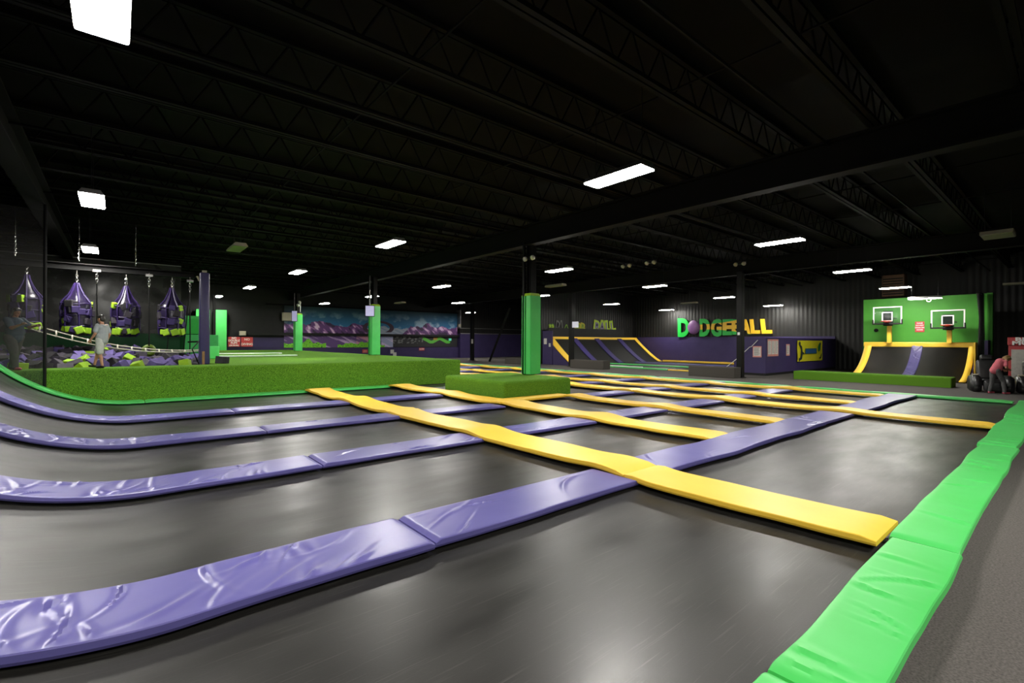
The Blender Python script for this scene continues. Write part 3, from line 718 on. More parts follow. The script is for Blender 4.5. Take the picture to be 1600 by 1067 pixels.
def hoop(yc,z0,zt,label,w=1.22,ypost=None):
    X=31.2; t=thing('basketball_hoop',label,'basketball hoop',(X,yc,z0),'basketball hoops')
    h=zt-z0; f=.05; w2=w/2
    b=BM(); box(b,-.02,.02,-w2,w2,h-f,h); box(b,-.02,.02,-w2,-w2+f,0,h-f); box(b,-.02,.02,w2-f,w2,0,h-f); bf_=obj('backboard',b,WHT,t)
    b=BM(); box(b,-.008,.008,-w2+f,w2-f,.03,h-f); obj('glass_pane',b,GLASS,bf_)
    b=BM(); box(b,-.035,.03,-w2-.03,w2+.03,-.04,.035,.01); box(b,-.035,.03,-w2-.03,-w2+.03,.03,.24,.01); box(b,-.035,.03,w2-.03,w2+.03,.03,.24,.01); obj('edge_pad',b,BLK,bf_)
    q=.23; zb,zc=.12,.62
    b=BM(); 
    for a_ in (box,):
        box(b,-.014,-.008,-q,q,zc-.05,zc); box(b,-.014,-.008,-q,q,zb,zb+.05); box(b,-.014,-.008,-q,-q+.05,zb,zc); box(b,-.014,-.008,q-.05,q,zb,zc)
    obj('target_square',b,WHT,bf_)
    b=BM(); tube(b,[(-.30+.21*math.cos(a*2*PI/24),.21*math.sin(a*2*PI/24),.12) for a in range(24)],.02,8,True); box(b,-.1,0,-.1,.1,.06,.16); obj('rim',b,RIM,t,True)
    b=BM(); box(b,.1,.2,-.20,.20,-.1,h*.75,.01); tube(b,[(.15,-.15,.3),(.9,-.2,.3)],.03,6); tube(b,[(.15,.15,.3),(.9,.2,.3)],.03,6); obj('support_bracket',b,BLKS,t)
    b=BM(); box(b,.32,.5,-.10,.08,BZ+.05-z0,h*.62,.01); obj('yellow_post',b,YEL,t)
hoop(6.62,2.76,3.66,'left basketball hoop with glass backboard on a yellow post')
hoop(4.25,2.50,3.38,'right and larger basketball hoop with glass backboard on a yellow post',1.24)
t=thing('red_sign','red sign PLEASE DO NOT HANG ON HOOPS between the two basketball hoops','sign',(32.38,5.5,2.33))
b=BM(); box(b,-.02,0,-.19,.19,0,.55,.005); sb=obj('sign_board',b,REDS,t)
b=BM()
for k,s in enumerate(('PLEASE','DO NOT','HANG ON','HOOPS')): merge(b,onX(text_bm(s,.088,.002,.003,.9),-.024,0,.46-.115*k))
obj('lettering',b,WHT,sb)
b=BM(); lathe(b,[(.05,0),(.1,.03),(.1,.06),(.04,.08)],(0,0,0),14); b.transform(Matrix.Translation((32.38,7.35,2.45))@Matrix.Rotation(R(-90),4,'Y')); solo('wall_bell',b,BLKS,'small dark round fitting on the green wall below the left hoop','fitting')
t=thing('unit_heater','brown box heater hanging from the ceiling above the basketball wall','heater',(33.6,6.8,4.35))
b=BM(); box(b,-.4,.4,-.5,.5,0,1.2,.03); obj('heater_case',b,BROWN,t)
b=BM(); [box(b,-.43,-.4,-.45,.45,.1+k*.14,.16+k*.14) for k in range(7)]; obj('louvre',b,BLKS,t)
for s in (-1,1):
    b=BM(); tube(b,[(0,s*.4,1.2),(0,s*.4,1.6)],.015,5); obj('hanger_rod',b,BLKS,t)
b=BM(); tube(b,[(29.9,4.75+.08*math.cos(a*2*PI/14),3.81+.08*math.sin(a*2*PI/14)) for a in range(14)],.012,6,True); solo('cable_loop',b,WHT,'small white cable loop hanging below the light at the green wall','cable')

# ------------------------------------------------------------------ massage chairs, machine
def mchair(x,y,rz,label):
    t=thing('massage_chair',label,'massage chair',(x,y,FZ),'black massage chairs'); t.rotation_euler.z=rz   # faces +x locally
    b=BM(); box(b,-.35,.35,-.28,.28,.22,.46,.08,3); obj('seat',b,BLKP,t,True)
    b=BM(); M=Matrix.Translation((-.38,0,.4))@Matrix.Rotation(R(-18),4,'Y'); box(b,-.12,.12,-.3,.3,0,.78,.1,3,M); obj('backrest',b,BLKP,t,True)
    b=BM(); box(b,-.1,.1,-.18,.18,.78,.98,.06,3,M); obj('headrest',b,BLKP,t,True)
    for s in (-1,1):
        b=BM(); prism(b,[(-.5,0),(.45,0),(.52,.2),(.45,.55),(.2,.62),(-.3,.6),(-.55,.45)],'y',s*.42-.13,s*.42+.13); bmesh.ops.bevel(b,geom=list(b.edges),offset=.05,segments=3,affect='EDGES'); obj('armrest',b,BLKP,t,True)
    b=BM(); box(b,.34,.62,-.26,.26,.04,.42,.08,3); obj('leg_rest',b,BLKP,t,True)
    b=BM(); box(b,.2,.34,-.53,-.36,.615,.66,.01); obj('card_reader',b,BEIGE,t)
mchair(24.75,2.2,R(195),'left black massage chair behind the woman in pink')
mchair(25.3,1.05,R(192),'right black massage chair cut by the right edge of the photo')
t=thing('vending_machine','red and white vending machine behind the massage chairs','vending machine',(26.9,1.35,FZ))
b=BM(); box(b,-.3,.4,-.52,.52,0,1.72,.02); obj('cabinet',b,MACHR,t)
b=BM(); box(b,-.33,-.3,-.44,.44,.35,1.55,.01); fp=obj('front_panel',b,MACHW,t)
b=BM(); box(b,-.34,-.33,-.30,.10,.95,1.48,.01); obj('display_window',b,mat('machine_window',(.06,.07,.075),.15,.5),fp)
b=BM(); box(b,-.38,.4,-.54,.54,1.72,2.02,.02); hb_=obj('header_box',b,MACHR,t)
b=onX(text_bm('BRIC',.2,.003,.008,1.6),-.385,0,1.93); merge(b,onX(text_bm('MULA',.2,.003,.008,1.6),-.385,0,1.79)); obj('lettering',b,WHT,hb_)

# ------------------------------------------------------------------ mural
MX0,MX1,MZ0,MZ1 = 10.9,28.3,1.15,4.72
def mural(u,v):   # u 0..1 across, v 0..1 up  -> linear colour
    n1=noise.fractal(Vector((u*14,v*4,1)),1,2,5); n2=noise.noise(Vector((u*40,v*12,3)))
    dark=(.008,.030,.045); sky=(.018,.13,.29); cloud=(.34,.46,.55)
    f=min(1,max(0,(1-v)*1.9)); c=[dark[i]*(1-f)+sky[i]*f for i in range(3)]
    k=max(0,min(1,(n1-.02)*2.2))*max(0,1-abs(v-.55)*2.6); c=[c[i]*(1-k*.75)+cloud[i]*k*.75 for i in range(3)]
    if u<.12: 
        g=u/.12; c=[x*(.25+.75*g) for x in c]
    # distant pale peaks
    def ridge(seed,base,amp,fr): 
        return base+amp*noise.noise(Vector((u*fr,seed,0)))+amp*.45*noise.noise(Vector((u*fr*2.7,seed,4)))-amp*.25*abs(noise.noise(Vector((u*fr*6,seed,7))))
    if .38<u<.72 and v<ridge(9,.52,.10,11):
        h=.5+.5*noise.noise(Vector((u*46+v*20,v*8,2))); c=[.12+.22*h,.17+.20*h,.27+.16*h]
    # purple mountains left and right, peak shapes
    left=ridge(2,.60,.16,9)*(1 if u<.40 else max(0,1-(u-.40)*5)); right=(ridge(5,.58,.15,12) if u>.68 else ridge(5,.58,.15,12)-(.68-u)*3.2)
    if v<left or v<right:
        st=noise.noise(Vector((u*34+v*4,v*5-u*6,11)))+.5*noise.noise(Vector((u*80+v*16,v*7,5))); 
        c=[.085,.030,.125]
        if st>.18: c=[.28,.13,.30]
        if st>.36: c=[.50,.36,.50]
        if st<-.25: c=[.028,.014,.045]
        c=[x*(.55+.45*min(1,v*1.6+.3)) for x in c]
    # arch shape
    a=math.hypot((u-.485)*1.15,(v-.52)*.55)
    if .075<a<.105 and v>.40 : c=[.035,.018,.035]
    # lower band (below the beam)
    if v<.33:
        st=noise.noise(Vector((u*30+v*14,v*4,21)))+.4*noise.noise(Vector((u*75+v*30,v*5,25)))
        c=[.070,.032,.125]
        if st>.15: c=[.20,.13,.27]
        if st>.38: c=[.36,.24,.40]
        if .36<u<.44: c=[.34,.16,.22] if st>-.1 else [.1,.05,.14]
        if .50<u<.60: c=[.24,.26,.40] if st>-.2 else [.42,.36,.5]
        bush=.11+.10*noise.noise(Vector((u*13,3,3)))+.06*noise.noise(Vector((u*40,5,1)))
        if v<bush and u<.52 and not (.2<u<.26):
            b_=.5+.5*noise.noise(Vector((u*120,v*60,1))); c=[.06+.10*b_,.22+.26*b_,.012]
            if b_<.32: c=[.015,.07,.01]
        if u>.57:
            c=[.012,.012,.014]
            q=noise.noise(Vector((u*60,v*20,31)))
            if u<.76 and v>.1 and q>.1: c=[.10,.10,.10]
            if u>.76 and v>.10:
                zz=abs(((u-.76)*14)%1.6-.8); 
                if abs(v-.13-zz*.16)<.05 and u<.95: c=[.07,.30,.03]
                if abs(u-.845)<.013 and .2<v<.27: c=[.30,.15,.03]
    return c
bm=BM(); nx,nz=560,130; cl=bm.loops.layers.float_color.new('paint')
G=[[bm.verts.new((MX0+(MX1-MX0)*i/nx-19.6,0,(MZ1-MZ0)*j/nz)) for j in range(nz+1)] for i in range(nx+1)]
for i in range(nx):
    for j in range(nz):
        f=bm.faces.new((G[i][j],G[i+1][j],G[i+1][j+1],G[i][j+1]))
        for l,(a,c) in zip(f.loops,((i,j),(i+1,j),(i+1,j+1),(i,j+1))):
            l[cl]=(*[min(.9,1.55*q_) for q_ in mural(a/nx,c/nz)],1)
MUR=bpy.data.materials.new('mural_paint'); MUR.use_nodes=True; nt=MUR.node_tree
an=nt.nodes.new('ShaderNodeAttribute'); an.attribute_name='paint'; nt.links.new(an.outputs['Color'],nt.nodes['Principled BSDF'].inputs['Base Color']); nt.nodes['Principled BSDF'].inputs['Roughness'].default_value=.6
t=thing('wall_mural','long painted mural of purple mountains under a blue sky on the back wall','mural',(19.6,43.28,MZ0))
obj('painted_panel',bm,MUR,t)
b=BM(); box(b,8.2,28.4,43.0,43.25,2.2,2.42); solo('black_beam',b,BLK,'black horizontal beam crossing the mural','beam')
b=BM(); box(b,9.5,28.4,43.15,43.3,4.74,4.82); solo('mural_rail',b,STEEL,'thin rail along the top of the mural','rail')
def redsign(x,z,w,h,y,lines,label,size):
    t=thing('red_sign',label,'sign',(x,y,z),'red signs on the back wall')
    b=BM(); box(b,-w/2,w/2,-.02,0,0,h,.004); sb=obj('sign_board',b,REDS,t)
    b=BM()
    for k,s in enumerate(lines): merge(b,onY(text_bm(s,size*(1 if len(s)<9 else .62),.003,.006),0,-.024,h-(k+.5)*h/len(lines)))
    obj('lettering',b,WHT,sb)
redsign(7.18,1.25,.86,.77,43.2,('NO','DOUBLE','FLIPS','(OR MORE)'),'red sign NO DOUBLE FLIPS (OR MORE) on the far wall',.21)
redsign(8.1,1.25,.84,.77,43.2,('NO','DIVING'),'red sign NO DIVING on the far wall',.25)
t=thing('red_sign','small red sign low on the wall left of the padded column before the mural','sign',(18.0,43.3,.62),'red signs on the back wall')
b=BM(); box(b,-.26,.26,-.02,0,0,.32,.004); sb=obj('sign_board',b,REDS,t)
b=BM(); box(b,-.14,.17,-.024,-.019,.18,.26); box(b,-.19,.19,-.024,-.019,.06,.14); obj('pale_print',b,PINKS,sb)
redsign(24.0,.78,.62,.30,43.3,('CLOSED',),'small red sign low on the wall near the right end of the mural',.15)
t=thing('small_door','small purple door with two white sheets below the mural','door',(20.9,43.32,FZ))
b=BM(); box(b,-.55,.55,-.03,.0,0,1.1,.01); obj('door_panel',b,PURW,t)
for x_,z_ in ((-.15,.55),(.12,.28)):
    b=BM(); box(b,x_-.18,x_+.18,-.04,-.03,z_,z_+.38); obj('white_sheet',b,PAPER,t)
b=BM(); box(b,7.55,8.0,43.05,43.3,2.15,2.5,.02); solo('wall_box',b,BEIGE,'small beige box on the wall above the two red signs','box')
b=BM(); box(b,10.7,11.5,42.9,43.2,3.42,4.12,.02); solo('wall_cabinet',b,BEIGE,'pale square cabinet high on the wall left of the far padded column','cabinet')
b=BM(); box(b,27.15,27.45,43.1,43.2,1.8,2.05,.01); solo('exit_light',b,mat('exit_green',(.1,.45,.3),.4,.3,emit=(.1,.6,.4),estr=.5),'small green lit sign at the right end of the mural','sign')
b=BM(); box(b,28.1,28.4,42.7,42.95,3.3,3.6,.02); solo('wall_speaker',b,BEIGE,'small pale box on the wall corner right of the mural','speaker')
b=BM(); box(b,5.72,6.6,42.7,43.2,.97,4.1,.02); solo('tall_green_panel',b,GRN,'tall bright green padded panel at the far left end of the platform','panel')
b=BM(); box(b,4.6,5.5,42.8,43.3,.97,4.1,.02); solo('tall_green_panel',b,GRN,'second tall green panel mostly hidden by the pit post','panel')
b=BM(); box(b,2.2,3.45,24.3,26.2,.97,1.99,.03); solo('green_padded_block',b,GRND if False else mat('mid_green_pad',(.03,.32,.07),.45,.4),'green padded block on the turf behind the pit post','block')
b=BM(); box(b,2.75,3.35,23.4,24.0,.97,1.5,.03); solo('green_padded_cube',b,GRN,'small green padded cube on the turf right of the pit post','block')
b=BM(); prism(b,[(27.2,2.05),(27.9,2.05),(27.9,2.9),(26.9,2.9),(26.85,2.75)],'x',2.0,3.1); solo('green_scoop',b,GRN,'green curved pad above the green wall at the end of the pit','pad')
t=thing('tumble_track','pale green and white tumble track sunk in the turf at the far left','trampoline',(5.6,28.4,.97))
b=BM(); box(b,-1.9,1.6,-2.4,-2.15,0,.05,.01); box(b,-1.9,2.0,2.2,2.5,0,.06,.01); obj('white_edge',b,LWHITE,t)
b=BM(); box(b,-1.9,1.8,2.5,2.8,0,.06,.01); box(b,-1.9,1.6,-2.15,-1.95,0,.05,.01); obj('green_edge',b,GRN,t)
b=BM(); box(b,-1.9,1.7,-1.95,2.2,0,.02); obj('turf_strip',b,TURF,t)

# ------------------------------------------------------------------ foam pit
b=BM(); nx,ny=24,18
def pith(x,y): 
    f=(y-18.3)/4.5
    return 1.0-.14+.50*min(1,max(0,f))**.8*(1.0 if x<.5 else max(.35,1-(x-.5)*.42)) 
G=[[b.verts.new((-6.8+9.2*i/nx,18.2+9.6*j/ny,pith(-6.8+9.2*i/nx,18.2+9.6*j/ny)-.20)) for j in range(ny+1)] for i in range(nx+1)]
for i in range(nx):
    for j in range(ny): b.faces.new((G[i][j],G[i+1][j],G[i+1][j+1],G[i][j+1]))
solo('foam_fill',b,BLKF,'dark bottom layer of foam filling the pit','foam',kind='stuff')
protos={}
def fmesh(k,v,size):
    key=(k,v)
    if key not in protos:
        bm=BM(); a,b_,c=size
        box(bm,-a/2,a/2,-b_/2,b_/2,-c/2,c/2,.012,1)
        for q in bm.verts: q.co += noise.noise_vector(q.co*4+Vector((v,k,0)))*.018
        me=bpy.data.meshes.new('foam_block'); bm.to_mesh(me); bm.free(); me.materials.append([PURF,GRYF,LIME,BLKF][k]); protos[key]=me
    return protos[key]
CN=['purple','grey','lime green','black']
rngp=random.Random(21)
depths=['at the front edge of the pit','near the front of the pit','in the middle of the pit','towards the back of the pit']
ri=0; yv=18.42
while yv<22.6:
    xv=-3.9+ (ri%2)*.18
    while xv<2.3:
        k=rngp.choices([0,1,2,3],[.27,.40,.09,.24])[0] if ri>3 else rngp.choices([0,1,2,3],[.42,.30,.12,.16])[0]
        if ri==0 and xv>-.9: k=rngp.choices([0,1,2],[.36,.24,.40])[0]
        v=rngp.randrange(3); sz=[(.30,.30,.24),(.34,.26,.22),(.26,.28,.28)][v]
        o=bpy.data.objects.new('foam_block',fmesh(k,v,sz)); COL.objects.link(o)
        o.location=(xv+rngp.uniform(-.05,.05),yv+rngp.uniform(-.05,.05),pith(xv,yv)+.04+rngp.uniform(-.04,.07))
        o.rotation_euler=(rngp.gauss(0,.55),rngp.gauss(0,.55),rngp.uniform(0,3.1))
        d=depths[min(3,int(ri/3))]
        side='left of the boy' if xv<-.9 else ('below the hanging bags' if xv<.6 else 'towards the padded post')
        tag(o,'%s foam block %s, %s'%(CN[k],d,side),'foam block','%s foam blocks %s, %s'%(CN[k],d,side))
        xv+=.40
    yv+=.40; ri+=1
for x_,y_,k_,z_,lb in [(2.75,18.6,3,1.09,'dark foam block lying loose on the turf right of the padded post'),(-2.0,17.95,2,1.02,'lime foam block on the turf at the feet of the man in the teal shirt')]:
    o=bpy.data.objects.new('foam_block',fmesh(k_,0,(.3,.3,.24))); COL.objects.link(o); o.location=(x_,y_,z_); o.rotation_euler=(.05,.05,.7); tag(o,lb,'foam block')
# overhead beam
t=thing('pit_beam','black steel beam hanging over the foam pit','beam',(-2.3,21,4.02))
b=BM(); box(b,-4.4,4.5,-.12,.12,0,.03); box(b,-4.4,4.5,-.12,.12,.19,.22); box(b,-4.4,4.5,-.015,.015,.03,.19); obj('steel_beam',b,mat('beam_black',(.003,.003,.003),.7,.15),t)
for k in range(5):
    b=BM(); xk=-3.0+k*1.45
    for q in range(9): tube(b,[(xk+.02*math.cos(a*2*PI/8)*(1 if q%2 else .2),.02*math.cos(a*2*PI/8)*(.2 if q%2 else 1),.33+q*.07+.04*math.sin(a*2*PI/8)) for a in range(8)],.009,4,True)
    tube(b,[(xk,0,.9),(xk,0,1.7)],.012,4)
    obj('hanging_chain',b,CHAIN,t)
# second beam before it carries the ropes
WEB=mat('purple_webbing',(.026,.012,.08),.5,.3,(.02,.010,.065),6); BAGV=mat('bag_vinyl',(.012,.007,.030),.3,.5,(.008,.005,.02),5,.35,12); BPUR=mat('bag_purple_foam',(.035,.022,.10),.6,.3); BGRY=mat('bag_dark_foam',(.025,.02,.03),.6,.3)
def bag(x,z0,z1,label,seed):
    rg=random.Random(seed); t=thing('hanging_bag',label,'punch bag',(x,21,z0),'bags hanging over the foam pit'); h=z1-z0
    hb=h-.22
    prof=[(.05,.0),(.26,.03),(.35,.12),(.37,.3),(.36,.6),(.37,.9),(.355,1.08),(.29,1.19),(.19,1.33),(.115,1.5),(.06,1.66),(.04,hb-.02),(.03,hb)]
    def jit(k,z): return 1+.13*noise.noise(Vector((k*.9,z*3,seed)))
    b=BM(); lathe(b,prof,(0,0,0),22,jit); obj('bag_body',b,BAGV,t,True)
    for k in range(7):
        an=k*2*PI/7+.2+seed; b=BM()
        pts=[((r*1.05+.012)*math.cos(an),(r*1.05+.012)*math.sin(an),z) for r,z in prof[1:]]
        tube(b,pts,.024,5); obj('strap',b,WEB,t)
    b=BM()
    for z in (.32,.68,1.04): tube(b,[(.395*math.cos(a*2*PI/24),.395*math.sin(a*2*PI/24),z+.02*math.sin(a)) for a in range(24)],.016,5,True)
    obj('hoop_strap',b,WEB,t)
    for k in range(22):
        low=k<6
        an=(-PI/2-.85+1.7*(k%6)/5 - .0) if low else rg.uniform(-PI*1.0,PI*.2); z=.2 if low else rg.choice([.45,.55,.75,.85,1.05])
        m_=LIME if (low and k%6!=2) or (not low and rg.random()<.25) else rg.choice([BPUR,BPUR,BGRY,BLKF])
        M=Matrix.Translation((.315*math.cos(an),.315*math.sin(an),z+rg.uniform(-.03,.03)))@Matrix.Rotation(an+rg.uniform(-.3,.3),4,'Z')@Matrix.Rotation(rg.uniform(-.4,.4),4,'X')
        b=BM(); q=rg.uniform(.085,.115); box(b,-q,q,-q,q,-q,q,.02,2,M); obj('foam_cube',b,m_,t)
    b=BM()
    for q in range(4): tube(b,[(.03*math.cos(a*2*PI/8)*(1 if q%2 else .2),.03*math.cos(a*2*PI/8)*(.2 if q%2 else 1),hb+.03+q*.07+.05*math.sin(a*2*PI/8)) for a in range(8)],.012,5,True)
    tube(b,[(0,0,hb+.2),(0,0,4.04-z0)],.012,5)
    obj('chain_hook',b,CHAIN,t)
bag(-2.15,1.96,3.98,'purple hanging bag held by the man in the teal shirt, behind the net',1)
bag(-1.0,1.87,3.82,'purple hanging bag directly left of the boy in grey',2)
bag(.25,1.84,3.81,'purple hanging bag right of the boy, third from the left',3)
bag(1.53,1.85,3.85,'purple hanging bag nearest the padded pit post, rightmost of the bags',4)
def rope(x,y,z0,z1,label,end=None):
    t=thing('climbing_rope',label,'rope',(x,y,z0),'ropes over the foam pit')
    b=BM(); tube(b,[(0,0,0),(.01,0,(z1-z0)*.3),(0,.01,(z1-z0)*.7),(0,0,z1-z0)],.022,6); obj('rope_line',b,BLKS,t)
    b=BM()
    for q in range(5): tube(b,[(.03*math.cos(a*2*PI/8)*(1 if q%2 else .2),.03*math.cos(a*2*PI/8)*(.2 if q%2 else 1),z1-z0+.03+q*.07+.05*math.sin(a*2*PI/8)) for a in range(8)],.010,5,True)
    box(b,-.1,.1,-.06,.06,z1-z0+.36,z1-z0+.44); tube(b,[(0,0,z1-z0+.4),(0,0,4.04-z0)],.012,5); obj('hook_plate',b,CHAIN,t)
    if end:
        b=BM(); tube(b,[(.13*math.cos(a*2*PI/16),.05,.05+.13*math.sin(a*2*PI/16)) for a in range(16)],.075,8,True); obj('ring_seat',b,mat('dark_lime_vinyl',(.10,.17,.01),.5,.4) if end==1 else BLKF,t,True)
rope(-.5,20.6,2.1,3.6,'black rope hanging above the boy in grey')
rope(.85,20.4,1.35,3.55,'black rope with a lime ring seat hanging right of the third bag',1)
rope(2.05,20.8,1.25,3.5,'black rope hanging beside the padded pit post')
for k,(x_,z_) in enumerate([(1.55,1.2),(2.1,1.2)]):
    b=BM(); tube(b,[(x_,23.5,z_),(x_+.25,23.6,4.3)],.022,5); solo('climbing_rope',b,BLKS,['black rope slanting behind the rightmost bag','black rope at the back, close to the padded post'][k],'rope')
# rope ladder
t=thing('rope_ladder','white rope ladder sagging across the foam pit','rope ladder',(-2.0,18.7,1.2))
A=Vector((-1.9,18.7,2.15)); B=Vector((2.15,18.6,1.42)); 
def lad(f,s): 
    p=A.lerp(B,f); p.z-= .42*4*f*(1-f)*.62; p.z+= s*(.075*(1-f*.75)); p.y+= s*.05; return p
for s in (-1,1):
    b=BM(); tube(b,[lad(i/24,s) for i in range(25)],.018,6); obj('side_rope',b,CREAM,t,True,True)
for k in range(11):
    b=BM(); f=.06+k*.083; tube(b,[lad(f,-1.25),lad(f,1.25)],.02,6); obj('rung',b,CREAM,t,True,True)
# padded post
t=thing('pit_post','tall post wrapped in dark purple padding at the right end of the foam pit','post',(2.2,18.35,.97))
b=BM(); box(b,-.13,.13,-.12,.12,.0,2.98,.04,3)
for v in b.verts:
    if v.co.z<.35: v.co.x*=1+.5*(.35-v.co.z)
obj('post_pad',b,mat('dark_purple_vinyl',(.045,.038,.12),.35,.5),t,True)
b=BM(); box(b,-.06,.06,-.06,.06,2.9,3.05); tube(b,[(-.14,-.02,2.7),(-.2,-.02,2.85)],.03,6); obj('post_cap',b,BEIGE,t)
b=BM(); tube(b,[(-.15,-.1,.0),(-.35,-.2,.5),(-.15,-.1,.75)],.02,6); tube(b,[(-.45,0,.72),(.05,0,.75)],.03,6); obj('strap_bracket',b,BLKS,t)
b=BM(); box(b,-.07,-.0,-.135,-.12,0,.42); obj('wood_wedge',b,mat('raw_wood',(.30,.17,.07),.7,.3),t)
# safety net at the left
t=thing('safety_net','black mesh safety net with a vertical edge pole at the left end of the court','net',(-1.41,16.98,.3))
b=BM(); quad(b,(-5,0,.9),(0,0,.2),(0,0,4.75),(-5,0,4.9)); obj('net_sheet',b,NET,t)
b=BM(); tube(b,[(0,0,-.1),(0,0,4.9)],.035,8); obj('edge_pole',b,BLKS,t)
# thin net pole at far right of pit back
b=BM(); box(b,3.7,3.82,30,30.12,.97,4.2); box(b,4.0,4.12,30,30.12,.97,4.2); solo('net_posts',b,BLKS,'pair of black posts beside the tall green panel','post')

# ------------------------------------------------------------------ people
def capsule(bm,a,b,ra,rb,n=14):
    a,b=Vector(a),Vector(b); L=(b-a).length
    if L<1e-5: return
    q=(b-a).to_track_quat('Z','Y').to_matrix().to_4x4(); q.translation=a
    prof=[(max(.0005,ra*math.sin(t)),-ra*math.cos(t)) for t in [i*PI/8 for i in range(0,5)]]+[(max(.0005,rb*math.cos(t)),L+rb*math.sin(t)) for t in [i*PI/8 for i in range(0,5)]]
    c=BM(); lathe(c,prof,(0,0,0),n); c.transform(q); merge(bm,c)
def ell(bm,c,r,rot=None):
    b=BM(); bmesh.ops.create_icosphere(b,subdivisions=3,radius=1); M=Matrix.Translation(c)
    if rot is not None: M=M@rot
    b.transform(M@Matrix.Diagonal((*r,1))); merge(bm,b)
def fuse(bm,vox,it=6):
    me=bpy.data.meshes.new('t'); bm.to_mesh(me); bm.free(); o=bpy.data.objects.new('t',me); COL.objects.link(o)
    r=o.modifiers.new('r','REMESH'); r.mode='VOXEL'; r.voxel_size=vox; r.use_smooth_shade=True
    s=o.modifiers.new('s','SMOOTH'); s.factor=.5; s.iterations=it
    bpy.context.view_layer.update(); m2=bpy.data.meshes.new_from_object(o.evaluated_get(bpy.context.evaluated_depsgraph_get()))
    out=BM(); out.from_mesh(m2); bpy.data.objects.remove(o); bpy.data.meshes.remove(me); bpy.data.meshes.remove(m2); return out
def V3(*a): return Vector(a)
def hand(bm,wr,el,palmdir,s,side):
    """palm with five separate curled fingers; wr wrist, el elbow, palmdir the way the palm faces"""
    d=(Vector(wr)-Vector(el)).normalized(); p=Vector(palmdir); p=(p-d*p.dot(d)).normalized(); lat=d.cross(p)*side
    w0=Vector(wr); capsule(bm,w0,w0+d*.05*s,.024*s,.028*s); ell(bm,w0+d*.065*s,(.036*s,.036*s,.036*s))
    for k,(off,ln) in enumerate(((-.032,.062),(-.011,.075),(.011,.080),(.032,.072))):
        a=w0+d*.085*s+lat*off*s; b=a+(d*.8+p*.35)*ln*.5*s; c=b+(d*.3+p*.85)*ln*.5*s
        capsule(bm,a-d*.03*s,b,.0095*s,.009*s,8); capsule(bm,b,c,.009*s,.0075*s,8)
    a=w0+d*.03*s+lat*.03*s; b=a+(lat*.75+d*.6+p*.3).normalized()*.045*s; c=b+(d*.8+p*.5).normalized()*.032*s
    capsule(bm,a,b,.013*s,.011*s,8); capsule(bm,b,c,.011*s,.008*s,8)
